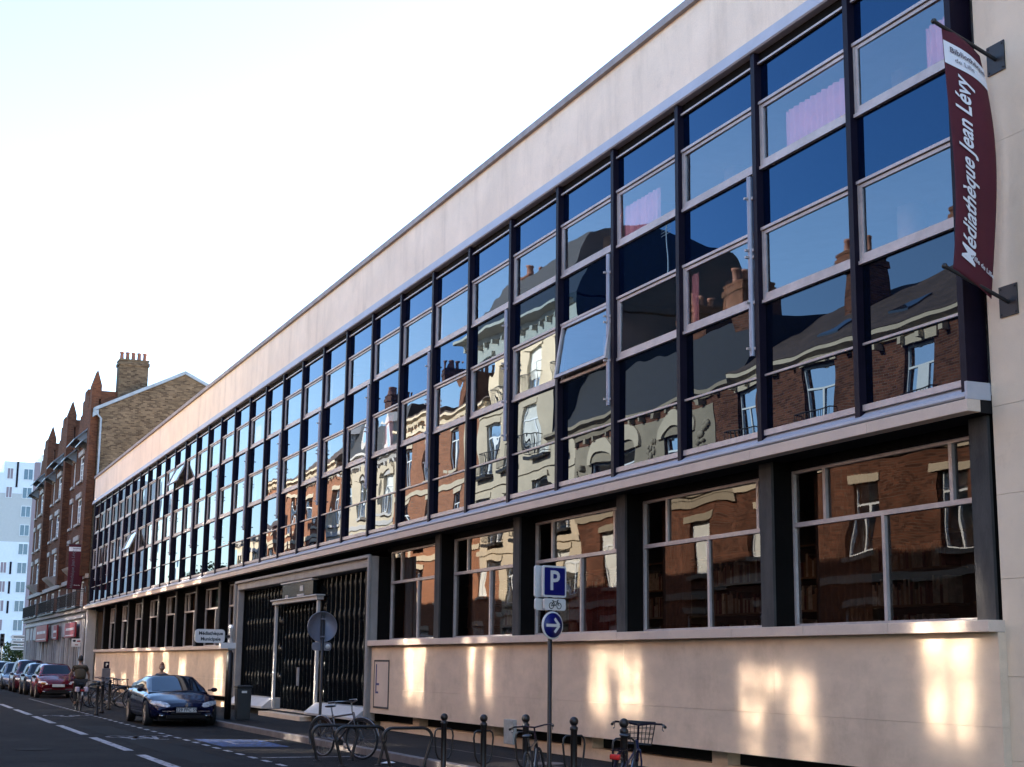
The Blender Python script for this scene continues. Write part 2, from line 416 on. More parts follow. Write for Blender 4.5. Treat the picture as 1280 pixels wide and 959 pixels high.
for k in range(44):
    r_ = -10.5 - 1.0*k
    g.quad((r_-0.5,-4.58,0.004),(r_,-4.58,0.004),(r_,-4.48,0.004),(r_-0.5,-4.48,0.004))
for k in range(11):
    r_ = -13.6 - 5.6*k
    if k in (0, 1): g.quad((r_-0.1,-4.4,0.004),(r_,-4.4,0.004),(r_,-2.6,0.004),(r_-0.1,-2.6,0.004))
prop(g.build("parking_marking", M_PAINT), kind="structure")
# bicycle painted on the cycle lane
g = MB()
def stroke(pts, wd=0.09, z=0.004):
    for a, b in zip(pts, pts[1:]):
        a = Vector((*a, z)); b = Vector((*b, z)); t = (b-a).normalized(); nn = Vector((-t.y, t.x, 0))*wd/2
        g.quad(a-nn-t*0.03, b-nn+t*0.03, b+nn+t*0.03, a+nn-t*0.03)
def ring(cx, cy, r, wd=0.09, n=20, sx=1.0):
    stroke([(cx+sx*r*math.cos(2*math.pi*i/n), cy+r*math.sin(2*math.pi*i/n)) for i in range(n+1)], wd)
bx0, by0 = -21.4, -5.35
ring(bx0, by0-0.32, 0.26, sx=1.5); ring(bx0, by0+0.42, 0.26, sx=1.5)
stroke([(bx0, by0-0.32), (bx0+0.9, by0-0.15), (bx0+0.9, by0+0.3), (bx0, by0+0.05), (bx0+0.9, by0-0.15)], 0.1)
stroke([(bx0, by0+0.42), (bx0+1.2, by0+0.28), (bx0+1.25, by0+0.5)], 0.1); stroke([(bx0, by0+0.05), (bx0+1.15, by0-0.2)], 0.1)
ring(bx0-13, by0-0.32, 0.26, sx=1.5); ring(bx0-13, by0+0.42, 0.26, sx=1.5); stroke([(bx0-13, by0-0.32), (bx0-12, by0), (bx0-13, by0+0.42)], 0.1)
prop(g.build("cycle_lane_marking", M_PAINT), kind="structure")
g = MB(); g.quad((-20.2,-4.32,0.004),(-17.2,-4.32,0.004),(-16.8,-3.05,0.004),(-19.6,-3.05,0.004)); prop(g.build("blue_bay_marking", M_BLUEP), kind="structure")
g = MB(); z_ = 0.008
g.quad((-19.0,-3.9,z_),(-17.9,-3.9,z_),(-17.9,-3.82,z_),(-19.0,-3.82,z_)); g.quad((-19.0,-3.9,z_),(-18.9,-3.9,z_),(-18.5,-3.45,z_),(-18.6,-3.45,z_)); g.quad((-18.3,-3.8,z_),(-18.2,-3.8,z_),(-18.0,-3.4,z_),(-18.1,-3.4,z_))
prop(g.build("disabled_bay_symbol", M_PAINT), kind="structure")

# ================================================================ the library
LIB = thing("library_building", "long modern library with a blue glass curtain wall above a beige ground floor", "building")
W = 2.2; NB = 33
def P(name, mb, m, parent=LIB, **k): return mb.build(name, m, parent, **k)
XL = -73.55
# parapet, coping, flashing, roof
b = MB(); b.box(XL, 12.0, 0.06, 0.4, 10.30, 11.70); P("parapet", b, M_STUCCO)
b = MB()
x = 12.0
while x > XL + 0.3:
    x2 = max(XL-0.05, x-3.3); b.box(x2+0.006, x, -0.02, 0.46, 11.70, 11.83); x = x2
P("coping", b, M_COPING)
b = MB(); x = -0.05
while x > XL + 0.3:
    x2 = max(XL-0.02, x-4.4); b.prism([(0.10,10.22),(-0.03,10.22),(-0.05,10.24),(0.0,10.44),(0.058,10.44),(0.10,10.40)], 'x', x2+0.004, x); x = x2
P("flashing", b, M_ZINC)
b = MB(); b.box(XL, 12.0, 0.4, 15.0, 11.2, 11.4); b.box(XL, 12, 14.7, 15.0, 0, 11.7); b.box(XL, XL+0.25, 0.3, 14.7, 0, 11.2); b.box(11.75, 12, 0.5, 14.7, 0, 11.2)
P("rear_structure", b, M_STUCCO)
# head recess over the glass
b = MB(); b.box(XL+0.05, -0.2, 0.09, 0.3, 10.03, 10.30); P("head_panel", b, M_DARK)
b = MB()
for i in range(NB):
    b.box(-W*(i+1)+0.05, -W*i-0.05, 0.055, 0.088, 10.045, 10.075)
P("head_trim", b, M_ALU)
# rooms
b = MB()
b.box(XL+0.3, -0.3, 0.42, 7.0, 4.55, 4.74); b.box(XL+0.3, -0.3, 0.42, 7.0, 7.72, 8.36); b.box(XL+0.3, -0.3, 0.42, 7.0, 9.62, 10.2)
b.box(XL+0.3, -0.3, 6.8, 7.0, 4.74, 9.62)
for k in range(0, 17):
    X = -0.6 - 4.4*k
    if k % 2 == 0: b.box(X-0.06, X+0.06, 0.45, 6.8, 4.74, 9.62)
for k in range(17):
    b.lathe([(0.2, 4.74), (0.2, 9.62)], (-2.9-4.4*k, 1.5, 0), 14)
P("upper_room", b, M_ROOM)
# mullions
for i in range(NB+1):
    b = MB()
    if i == 0:
        b.box(-0.30, -0.20, 0.0, 0.21, 4.62, 10.22); b.box(-0.299, -0.203, 0.21, 0.30, 4.62, 10.22)
    else:
        X = -W*i; b.box(X-0.05, X+0.05, 0.0, 0.16, 4.62 if i < NB else 4.6, 10.215)
    P("mullion", b, M_STEEL)
b = MB(); b.box(XL+0.02, -W*NB-0.05, 0.09, 0.2, 4.7, 10.1); P("end_panel", b, M_DARK)
# glazing
def pane_quad(mb, x0, x1, z0, z1, y, ax=None, az=None, m=0):
    ax = rnd.gauss(0, 0.0030) if ax is None else ax
    az = rnd.gauss(0, 0.0048) if az is None else az
    cx, cz = (x0+x1)/2, (z0+z1)/2
    def Y(x, z): return y + (x-cx)*az + (z-cz)*ax
    mb.quad((x0,Y(x0,z0),z0),(x1,Y(x1,z0),z0),(x1,Y(x1,z1),z1),(x0,Y(x0,z1),z1), m)
GY = 0.105
opened = {(4, 1), (21, 0), (26, 1)}
curt = {(1, 0): (0.22, 1.0), (3, 0): (0.0, 0.62), (0, 0): (0.72, 1.0), (2, 1): (0.0, 0.12), (9, 1): (0.3, 0.6), (15, 0): (0.1, 0.5)}
for i in range(NB):
    x0, x1 = -W*(i+1)+0.052, -W*i-0.052
    if i == 0: x1 = -0.302
    for j, (za, zb) in enumerate(((8.49, 9.47), (6.57, 7.63))):
        fr = MB()
        op = (i, j) in opened
        # fixed outer frame
        fr.box(x0, x1, 0.05, 0.13, zb-0.028, zb+0.012); fr.box(x0, x1, 0.05, 0.13, za-0.005, za+0.04)
        fr.box(x0, x0+0.03, 0.07, 0.13, za+0.04, zb-0.028); fr.box(x1-0.02, x1, 0.07, 0.13, za+0.04, zb-0.028)
        if not op:
            fr.frame(x0+0.034, x1-0.024, za+0.045, zb-0.04, 0.078, 0.125, 0.05, tb=0.085, tt=0.045)
        wd = P("window", fr, M_ALU)
        gx0, gx1, gz0, gz1 = x0+0.082, x1-0.072, za+0.128, zb-0.083
        gp = MB()
        if op:
            sash = MB()
            ang = math.radians(9 if i == 4 else 24)
            fm = MB(); fm.frame(x0+0.034, x1-0.024, za+0.045-zb, -0.04, -0.045, 0.01, 0.055)
            so = P("sash", fm, M_ALU, wd, loc=(0, 0.11, zb)); so.rotation_euler = (-ang, 0, 0)
            pane_quad(gp, gx0, gx1, gz0-zb, gz1-zb, -0.01, 0, 0)
            go = P("pane", gp, M_VIS, wd, loc=(0, 0.11, zb), fix=False); go.rotation_euler = (-ang, 0, 0)
        else:
            pane_quad(gp, gx0, gx1, gz0, gz1, GY-0.006)
            P("pane", gp, M_VIS, wd, fix=False)
        if (i, j) in curt:
            a, c = curt[(i, j)]
            cm = MB(); n = 90
            ca, cb2 = gx0 + (gx1-gx0)*a, gx0 + (gx1-gx0)*c
            pts = []
            for q in range(n+1):
                t = q/n; xx = ca+(cb2-ca)*t
                pts.append((xx, 0.175+0.022*math.sin(t*(cb2-ca)*48)+0.008*math.sin(t*41)))
            zt = zb-0.15-0.14*(j == 0)
            vs = [(p[0], p[1], za) for p in pts] + [(p[0], p[1], zt) for p in pts]
            cm.add(vs, [(q, q+1, n+2+q, n+1+q) for q in range(n)], 0, True)
            P("curtain", cm, M_CURT, wd, fix=False)
    for (za, zb) in ((9.484, 10.035), (7.645, 8.483), (4.80, 6.563)):
        sp = MB()
        if zb < 7:
            pane_quad(sp, x0, x1, za, 5.545, GY); pane_quad(sp, x0, x1, 5.575, zb, GY)
            sp.box(x0, x1, GY-0.035, GY+0.01, 5.545, 5.575, 1)
            sp.box(x0, x1, 0.04, 0.13, 4.725, 4.80, 1)
        else:
            pane_quad(sp, x0, x1, za, zb, GY)
        sp.quad((x0-0.01,0.14,za),(x1+0.01,0.14,za),(x1+0.01,0.14,zb),(x0-0.01,0.14,zb), 2)
        P("spandrel_panel", sp, [M_SPANL if zb < 7 else M_SPAN, M_ALU, M_DARK], fix=False)
# pipes with clamps on every second mullion
for i in range(2, NB, 2):
    X = -W*i - 0.13
    b = MB(); b.tube([(X,0.0,5.85),(X,0.0,8.42)], 0.042, 10)
    for z in (5.95, 6.6, 7.25, 7.35, 8.1):
        b.box(X-0.055, X+0.079, -0.005, 0.05, z-0.02, z+0.02, 1)
        b.box(X-0.02, X+0.02, -0.09, -0.03, z-0.015, z+0.015, 1)
    P("pipe", b, [M_PIPE, M_ALU])
# ledge
b = MB()
x = -0.06; k = 0
while x > XL + 0.2:
    x2 = max(XL-0.03, x - (2.6 if k % 2 else 1.8)); b.box(x2+0.005, x, -0.13, 0.05, 4.40, 4.535); x = x2; k += 1
bevel(P("ledge", b, M_FASCIA), 0.006)
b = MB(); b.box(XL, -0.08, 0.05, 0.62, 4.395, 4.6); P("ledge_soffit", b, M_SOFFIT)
b = MB(); b.prism([(-0.10,4.555),(-0.115,4.57),(-0.11,4.60),(0.02,4.66),(0.10,4.724),(0.12,4.724),(0.12,4.555)], 'x', XL, -0.10)
b.box(-0.099, -0.062, -0.125, 0.2, 4.537, 4.73)
P("ledge_flashing", b, [M_ZINC])
# ground-floor piers and windows
piers = [-0.15 - 4.3*k for k in range(5)]                       # right edges of the front faces
piers += [-39.4 - 4.05*k for k in range(8)]
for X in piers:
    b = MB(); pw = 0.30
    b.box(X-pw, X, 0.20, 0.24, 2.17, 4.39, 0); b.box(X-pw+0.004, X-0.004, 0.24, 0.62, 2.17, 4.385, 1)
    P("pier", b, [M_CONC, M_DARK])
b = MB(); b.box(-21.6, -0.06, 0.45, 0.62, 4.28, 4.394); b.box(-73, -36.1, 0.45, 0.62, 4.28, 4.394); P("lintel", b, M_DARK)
bays = [(-4.45, -0.51), (-8.75, -4.81), (-13.05, -9.11), (-17.35, -13.41), (-21.6, -17.71)]
pr = [-36.0] + [p_ for p_ in piers if p_ < -30]
for a, c in zip(pr, pr[1:]): bays.append((c, a-0.36 if a > -36.1 or a < -37 else a-0.2))
bays[5] = (-39.4, -36.3)
bays.append((-69.4, pr[-1]-0.36))
for q, (xa, xb) in enumerate(bays):
    if xb - xa < 0.6: continue
    fr = MB(); f_ = 0.045; wdt = xb-xa
    zt = 3.54
    fr.frame(xa, xb, 2.175, 4.28, 0.53, 0.60, f_, tb=0.05)
    fr.box(xa+f_, xb-f_, 0.525, 0.60, zt-0.03, zt+0.03)
    u1, u2, l1 = (0.19, 0.83, 0.5) if q % 2 == 0 else (0.2, 0.87, 0.52)
    for u in (u1, u2): fr.box(xa+wdt*u-0.03, xa+wdt*u+0.03, 0.53, 0.60, zt+0.03, 4.28-f_)
    fr.box(xa+wdt*l1-0.03, xa+wdt*l1+0.03, 0.53, 0.60, 2.225, zt-0.03)
    wd = P("window", fr, M_ALU)
    gp = MB()
    for (a, c, z0, z1) in ((0, u1, zt, 4.28), (u1, u2, zt, 4.28), (u2, 1, zt, 4.28), (0, l1, 2.2, zt), (l1, 1, 2.2, zt)):
        pane_quad(gp, xa+wdt*a+0.03, xa+wdt*c-0.03, z0+0.02, z1-0.02, 0.575)
    P("pane", gp, M_GND, wd, fix=False)
    if q in (0, 1, 3, 4, 7):
        cm = MB(); n = 40; cw = wdt*(0.30, 0.22, 0, 0.36, 0.25, 0, 0, 0.5)[q]
        pts = [(xa+0.05+cw*t/n, 0.85+0.035*math.sin(t*1.3)) for t in range(n+1)]
        cm.add([(p_[0], p_[1], 2.1) for p_ in pts] + [(p_[0], p_[1], 4.25) for p_ in pts], [(t, t+1, n+2+t, n+1+t) for t in range(n)], 0, True)
        P("curtain", cm, mat("brown_curtain", (0.16,0.09,0.055), 0.9, var=0.15), wd, fix=False)
    if q in (2,):
        cm = MB(); n = 60
        pts = [(xa+0.9+2.3*t/n, 0.8+0.03*math.sin(t*1.1)) for t in range(n+1)]
        cm.add([(p_[0], p_[1], 2.2) for p_ in pts] + [(p_[0], p_[1], 3.0) for p_ in pts], [(t, t+1, n+2+t, n+1+t) for t in range(n)], 0, True)
        P("curtain", cm, M_REDC, wd, fix=False)
b = MB()
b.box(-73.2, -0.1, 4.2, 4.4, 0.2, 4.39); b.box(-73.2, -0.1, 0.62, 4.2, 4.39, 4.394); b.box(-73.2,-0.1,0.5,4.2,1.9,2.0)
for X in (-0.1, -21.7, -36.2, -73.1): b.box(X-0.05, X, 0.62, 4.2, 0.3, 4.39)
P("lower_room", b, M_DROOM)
for k in range(9):
    X = -2.2-2.3*k; b = MB()
    for z in (2.0, 2.5, 3.0, 3.5): b.box(X-0.9, X+0.9, 2.4, 2.75, z, z+0.03)
    for s_ in range(3):
        xx = X-0.85
        while xx < X+0.8:
            t_ = rnd.uniform(0.03,0.07); b.box(xx, xx+t_, 2.45, 2.7, 2.035+0.5*s_, 2.035+0.5*s_+rnd.uniform(0.2,0.38), rnd.choice((0,1,1,2))); xx += t_+0.004
    P("bookshelf", b, [mat("shelf_wood", (0.28,0.18,0.10), 0.7), mat("pale_book", (0.5,0.45,0.36), 0.8, var=0.4, vscale=9), mat("dark_book", (0.16,0.05,0.04), 0.8, var=0.4, vscale=9)])
# sill, lower wall, basement gap, plinth
def slabs(mb, xa, xb, y0, y1, z0, z1, step, gap=0.006):
    x = xb
    while x > xa + 0.3:
        x2 = x - step
        if x2 < xa + 0.3: x2 = xa
        mb.box(x2 + gap, x, y0, y1, z0, z1); x = x2
for xa, xb in ((-21.62, -0.02), (-69.4, -36.2)):
    b = MB(); slabs(b, xa, xb, -0.02, 0.62, 2.045, 2.17, 1.72); bevel(P("sill", b, M_FASCIA), 0.006)
    b = MB(); slabs(b, xa, xb+0.0, 0.10, 0.40, 1.06, 2.043, 4.3, 0.003); slabs(b, xa, xb, 0.10, 0.40, 0.50, 1.057, 8.6, 0.003); P("lower_wall", b, M_WALLSTONE)
    b = MB(); b.box(xa, xb, 0.55, 0.6, 0.10, 0.6); P("basement_gap", b, M_BLACK)
    b = MB(); b.box(xa, xb, 0.36, 0.56, 0.08, 0.30)
    x = xb - 1.6
    while x > xa + 1:
        b.box(x-0.42, x, 0.34, 0.548, 0.302, 0.498); x -= 4.3
    P("plinth", b, M_WALLSTONE)
# cream wall to the right of the glass
b = MB()
for z0, z1 in ((0.0, 0.72), (0.72, 1.58), (1.58, 2.6), (2.6, 3.5), (3.5, 4.46), (4.46, 7.4), (7.4, 10.295)):
    xx = -0.05; 
    b.box(xx, 12.0, 0.20, 0.5, z0+0.004, z1)
P("side_wall", b, M_SIDEWALL)
# left-hand pillar and doorway
b = MB(); b.box(-73.55, -72.95, 0.02, 0.5, 0.1, 4.395); P("end_pillar", b, M_WHITESTONE)
b = MB(); b.box(-72.95, -69.4, 0.9, 1.0, 0.1, 4.39); b.box(-69.42,-69.38,0.4,0.9,0.1,4.39); P("side_door", b, M_DARK)
# entrance
b = MB()
xa, xb, z0, z1 = -36.05, -21.65, 0.30, 4.18
b.box(xa, xa+0.26, 0.04, 0.24, z0, z1); b.box(xb-0.26, xb, 0.04, 0.24, z0, z1); b.box(xa+0.26, xb-0.26, 0.04, 0.5, z1-0.26, z1)
b.box(xa-0.03, xa+0.07, -0.04, 0.04, z0, z1+0.03); b.box(xb-0.07, xb+0.03, -0.04, 0.04, z0, z1+0.03); b.box(xa+0.07, xb-0.07, -0.04, 0.04, z1-0.05, z1+0.03)
bevel(P("entrance_frame", b, M_LIMESTONE), 0.02)
for X in (xa+0.01, xb-0.26):
    b = MB(); b.box(X, X+0.25, 0.242, 0.62, z0, z1-0.02); P("jamb", b, M_DARK)
b = MB()
b.prism([(0.10,0.60),(-0.20,0.36),(-0.20,0.30),(0.5,0.30),(0.5,0.60)], 'x', xa+0.27, -31.06); bevel(P("entrance_sill", b, M_WHITESTONE), 0.01)
b = MB(); b.prism([(0.10,0.60),(-0.20,0.36),(-0.20,0.30),(0.5,0.30),(0.5,0.60)], 'x', -26.39, xb-0.27); bevel(P("entrance_sill", b, M_WHITESTONE), 0.01)
b = MB(); b.box(xa+0.3, xb-0.3, 0.1, 0.6, 0.11, 0.296); b.box(-31.0, -26.4, -0.30, 0.1, 0.10, 0.24); P("entrance_step", b, M_WALLSTONE)
b = MB(); b.box(xa, xb, 0.02, 0.04, 0.12, 0.29); P("vent_gap", b, M_BLACK)
# bronze grille of shaped vertical strips
def grille(xa, xb, z0, z1, y, pitch=0.40, lobes=4):
    b = MB(); n = max(3, int((xb-xa)/pitch)); pw = (xb-xa)/n; NZ = 14*lobes
    b.quad((xa,y+0.12,z0),(xb,y+0.12,z0),(xb,y+0.12,z1),(xa,y+0.12,z1))
    for k in range(n):
        cx = xa + pw*(k+0.5)
        b.box(cx-pw*0.5, cx-pw*0.5+0.018, y-0.02, y+0.12, z0, z1); b.box(cx+pw*0.12, cx+pw*0.12+0.012, y+0.02, y+0.12, z0, z1)
        vs = []
        for q in range(NZ+1):          # a leaf that leans out of the plane towards the top of every row
            t = q/NZ; z = z0+(z1-z0)*t; u = (t*lobes) % 1.0 if q < NZ else 1.0
            bow = math.sin(math.pi*u**1.8)
            xx = cx - pw*0.22 + pw*0.34*bow
            vs += [(xx-0.02-0.03*bow, y+0.09, z), (xx, y+0.08-0.10*bow, z), (xx+0.02+0.05*bow, y+0.09, z)]
        b.add(vs, [(q*3+j, q*3+j+1, q*3+4+j, q*3+3+j) for q in range(NZ) for j in range(2)], 0, True)
    return b
P("grille", grille(-35.7, -31.2, 0.62, 3.88, 0.32), M_GRILLE, fix=False)
P("grille", grille(-26.3, -22.0, 0.62, 3.88, 0.32), M_GRILLE, fix=False)
P("grille", grille(-31.2, -26.3, 3.40, 3.88, 0.36, lobes=1), M_GRILLE, fix=False)
b = MB(); b.box(-31.05, -30.93, 0.08, 0.16, 0.30, 3.30); b.box(-26.52, -26.4, 0.08, 0.16, 0.30, 3.30); b.box(-31.15, -26.3, 0.02, 0.22, 3.30, 3.40); b.box(-31.22,-26.23,-0.03,0.24,3.40,3.44)
bevel(P("door_frame", b, M_WHITESTONE), 0.01)
dr = P("entrance_door", grille(-30.94, -26.51, 0.32, 3.29, 0.34, lobes=4), M_GRILLE, fix=False)
b = MB(); b.box(-28.75,-28.72,0.2,0.25,1.0,1.5); b.box(-28.68,-28.65,0.2,0.25,1.0,1.5); P("handle", b, M_ALU, dr)
# lit-less glass box over the door
b = MB(); b.box(-30.3, -27.0, 0.10, 0.2, 3.47, 3.85); tb = P("transom_box", b, mat("bottle_green_glass", (0.006,0.010,0.010), 0.15, var=0.1))
b = MB(); b.box(-30.35, -26.95, 0.05, 0.22, 3.86, 3.90); b.box(-28.3,-28.0,0.08,0.098,3.6,3.75); b.box(-29.9,-29.6,0.08,0.098,3.47,3.53); b.box(-28.6,-27.9,0.08,0.098,3.47,3.52); P("trim", b, M_WHITESTONE, tb)
# utility hatch and small meter box on the lower wall
b = MB(); b.frame(-21.35, -20.25, 0.62, 1.72, 0.085, 0.10, 0.04); h = P("utility_hatch", b, M_CONC)
b = MB(); b.box(-21.31, -20.29, 0.09, 0.099, 0.66, 1.68); P("door", b, M_FASCIA, h)
b = MB(); b.box(-21.2,-21.14,0.084,0.0895,1.0,1.62); b.box(-21.14,-20.95,0.084,0.0895,1.14,1.19); b.box(-21.2,-21.0,0.084,0.0895,0.955,1.0); P("stencil_mark", b, mat("dark_blue_paint", (0.03,0.03,0.14), 0.6), h)
b = MB(); b.box(-13.28, -12.84, 0.02, 0.0985, 0.22, 0.66); bevel(P("meter_box", b, mat("grey_meter_plastic", (0.33,0.32,0.29), 0.6, var=0.2, vscale=9)), 0.01)

for x, y in ((-16.9, -7.9), (-31.5, -5.4), (-9.4, -0.9)):
    b = MB(); zz = 0.0045 if y < -2.4 else 0.1245
    b.lathe([(0.0,0.0),(0.33,0.0),(0.33,0.002),(0.30,0.002),(0.0,0.003)], (x, y, zz), 28)
    prop(b.build("manhole_cover", M_KERB if y > -2.4 else M_PAVE), kind="structure")

b = MB(); b.quad((-14.5,-0.95,0.1235),(-6.5,-1.05,0.1235),(-6.5,-1.02,0.1235),(-14.5,-0.92,0.1235)); prop(b.build("pavement_joint", M_KERB), kind="structure")
b = MB(); b.quad((-27.0,-5.9,0.0025),(-12.5,-5.75,0.0025),(-12.5,-5.05,0.0025),(-27.0,-5.1,0.0025)); prop(b.build("road_patch", mat("newer_asphalt", (0.0095,0.0085,0.0085), 0.9, spec=0.12, var=0.2, fine=0.25, bscale=170)), kind="structure")

# ================================================================ houses: shared builders
def ys(s, y0, a, b):
    """y range for a facade at y0 facing s, from depth a to b (positive = into the house)."""
    return sorted((y0 - s*a, y0 - s*b))

def win_unit(parent, xa, xb, za, zb, y0, s, frame_m, glass_m, inset=0.14, transom=0.3, bars=0, t=0.06, leaves=2, mull=0.09):
    fr = MB(); a, b = ys(s, y0, inset, inset+0.06)
    fr.frame(xa, xb, za, zb, a, b, t)
    z_t = zb - (zb-za)*transom if transom else zb-t
    if transom: fr.box(xa+t, xb-t, a, b, z_t-0.03, z_t+0.03)
    top = z_t-0.03 if transom else zb-t
    for k in range(1, leaves):
        c = xa+(xb-xa)*k/leaves; fr.box(c-mull/2, c+mull/2, a, b, za+t, top)
    for k in range(1, bars+1):
        z = za+t+(top-za-t)*k/(bars+1); fr.box(xa+t, xb-t, a+0.01, b-0.01, z-0.015, z+0.015)
    o = fr.build("window", frame_m, parent)
    gp = MB(); yy = y0 - s*(inset+0.045); gp.quad((xa+t*0.5,yy,za+t*0.5),(xb-t*0.5,yy,za+t*0.5),(xb-t*0.5,yy,zb-t*0.5),(xa+t*0.5,yy,zb-t*0.5))
    gp.build("pane", glass_m, o, fix=False)
    return o

def rail(mb, xa, xb, z, h, y0, s, d=0.28, pitch=0.11, m=0):
    y1 = y0 + s*d
    mb.tube([(xa,y0,z+h),(xa,y1,z+h),(xb,y1,z+h),(xb,y0,z+h)], 0.02, 5, m)
    mb.tube([(xa,y0,z+0.08),(xa,y1,z+0.08),(xb,y1,z+0.08),(xb,y0,z+0.08)], 0.015, 5, m)
    n = int((xb-xa)/pitch)
    for k in range(n+1):
        x = xa+(xb-xa)*k/n; mb.tube([(x,y1,z+0.08),(x,y1,z+h)], 0.01, 4, m)

def chimney(parent, x0, x1, y0, y1, z0, z1, m, pots=4, pot_m=None):
    b = MB(); b.box(x0,x1,y0,y1,z0,z1); b.box(x0-0.06,x1+0.06,y0-0.06,y1+0.06,z1-0.28,z1-0.1); b.box(x0-0.03,x1+0.03,y0-0.03,y1+0.03,z1,z1+0.08)
    o = b.build("chimney", m, parent)
    for k in range(pots):
        f = (k+0.5)/pots
        if y1-y0 > x1-x0: c = ((x0+x1)/2, y0+(y1-y0)*f, z1+0.08)
        else: c = (x0+(x1-x0)*f, (y0+y1)/2, z1+0.08)
        p = MB(); p.lathe([(0.14,0),(0.12,0.1),(0.10,0.4),(0.13,0.42),(0.13,0.5),(0.09,0.5)], c, 10)
        p.build("chimney_pot", pot_m, o)
    return o

M_POT = mat("terracotta_pot", (0.22,0.09,0.06), 0.8)
M_CURTW = mat("white_blind", (0.62,0.60,0.55), 0.9)

def opp_house(name, label, x0, x1, eave, wall_m, trim_m, floors, roof=('pitch', 3.0), roof_m=None, chim=(), y0=-13.5, bands=(), balcony_rows=(), arch_rows=(), depth=9.0, cornice=0.35, blinds=0.25, frame_m=None, wide={}):
    """A house on the far side of the street, its front facing +y."""
    h = thing(name, label, "building", ((x0+x1)/2, y0, 0), 0, "buildings across the street")
    cx = (x0+x1)/2
    X0, X1 = x0-cx, x1-cx
    holes = []; units = []
    for fi, (za, zb, xs, wd0) in enumerate(floors):
        for x in xs:
            sp_ = wide.get((fi, x), (wd0, 0.09, za, zb)); wd = sp_[0]; z0_, z1_ = sp_[2:]
            a, b = x-cx-wd/2, x-cx+wd/2
            holes.append((a, b, z0_, z1_)); units.append((a, b, z0_, z1_, sp_[1]))
    b = MB(); b.wall(X0, X1, 0.1, eave, 0.0, -0.24, holes)
    b.quad((X0,0,0.1),(X0,-depth,0.1),(X0,-depth,eave),(X0,0,eave), 1); b.quad((X1,0,0.1),(X1,-depth,0.1),(X1,-depth,eave),(X1,0,eave), 1); b.quad((X0,-depth,0.1),(X1,-depth,0.1),(X1,-depth,eave),(X0,-depth,eave))
    b.quad((X0,-0.5,0.1),(X1,-0.5,0.1),(X1,-0.5,eave),(X0,-0.5,eave))
    b.build("wall", [wall_m, M_SLATE if eave > 15 else wall_m], h, fix=False)  # tall house: side walls take the dark slate colour, painting in their shade
    t = MB()
    if cornice:
        t.prism([(0.002,eave-0.3),(0.10,eave-0.28),(0.16,eave-0.12),(cornice,eave-0.02),(cornice,eave+0.10),(0.002,eave+0.10)], 'x', X0, X1)
        k = X0+0.3
        while k < X1-0.2:
            t.box(k, k+0.14, 0.002, 0.24, eave-0.5, eave-0.302); k += 0.9
    for z in bands: t.box(X0, X1, 0.002, 0.07, z-0.12, z+0.12)
    t.build("cornice", trim_m, h)
    for (a, c, za, zb, ml) in units:
        tr = MB(); tr.box(a-0.12, c+0.12, 0.003, 0.05, zb+0.002, zb+0.22); tr.box(a-0.1, c+0.1, -0.05, 0.12, za-0.14, za-0.002)
        tr.build("window_surround", trim_m, h)
        u = win_unit(h, a, c, za, zb, 0.0, 1, frame_m or M_WHITE, M_SUNGLASS, transom=0.28, mull=ml)
        if rnd.random() < blinds and not (y0 > -20 and zb > 8.5 and x1 > 0):
            bl = MB(); zl = za+(zb-za)*rnd.choice((0.0, 0.35, 0.5)); bl.box(a+0.05, c-0.05, -0.172, -0.168+0.0, zl+0.04, zb-0.05); bl.build("blind", M_CURTW, u)
    for i in balcony_rows:
        za, zb, xs, wd = floors[i]
        for x in xs:
            r = MB(); rail(r, x-cx-wd/2-0.15, x-cx+wd/2+0.15, za, 0.85, 0.0, 1); r.box(x-cx-wd/2-0.2, x-cx+wd/2+0.2, 0.001, 0.34, za-0.15, za-0.03)
            r.build("balcony_rail", M_IRON, h)
    for i in arch_rows:
        za, zb, xs, wd = floors[i]
        for x in xs:
            r = MB(); n = 16; ro, ri = wd/2+0.34, wd/2+0.02
            pts_o = [(x-cx-ro*math.cos(math.pi*q/n), zb-0.05+0.75*ro*math.sin(math.pi*q/n)) for q in range(n+1)]
            pts_i = [(x-cx-ri*math.cos(math.pi*q/n), zb-0.05+0.45*ri*math.sin(math.pi*q/n)) for q in range(n+1)]
            r.prism(pts_o + pts_i[::-1], 'y', 0.01, 0.14); r.build("arch_moulding", M_CREAM, h)
    kind, rise = roof
    r = MB()
    if kind == 'pitch':
        r.prism([(cornice+0.02,eave+0.10),(-depth/2,eave+0.1+rise),(-depth-0.2,eave+0.10)], 'x', X0-0.05, X1+0.05)
    elif kind == 'mansard':
        r.prism([(0.05,eave+0.10),(-1.2,eave+0.1+rise*0.8),(-depth/2,eave+0.1+rise),(-depth+1.2,eave+0.1+rise*0.8),(-depth,eave+0.1)], 'x', X0, X1)
    else:
        r.box(X0, X1, -depth, 0.0, eave+0.10, eave+0.1+rise)
    ro = r.build("roof", roof_m or M_TILE, h)
    if kind == 'mansard' and 11 < eave < 15:
        nd = max(2, int((X1-X0)/3.6))
        for k in range(nd):
            c = X0+(X1-X0)*(k+0.5)/nd
            d = MB(); zb_ = eave+0.45; d.box(c-0.62, c+0.62, -1.6, -0.12, zb_, zb_+1.5); d.prism([(c-0.8,zb_+1.5),(c+0.8,zb_+1.5),(c,zb_+2.1)], 'y', -1.6, 0.0)
            dm = d.build("dormer", trim_m, ro)
            d = MB(); d.quad((c-0.42,-0.115,zb_+0.15),(c+0.42,-0.115,zb_+0.15),(c+0.42,-0.115,zb_+1.3),(c-0.42,-0.115,zb_+1.3)); d.build("pane", M_SUNGLASS, dm, fix=False)
    for (xa, xb, ya, yb, za, zb, n) in chim:
        chimney(ro, xa-cx, xb-cx, ya, yb, za, zb, BR_OPP, n, M_POT)
    return h

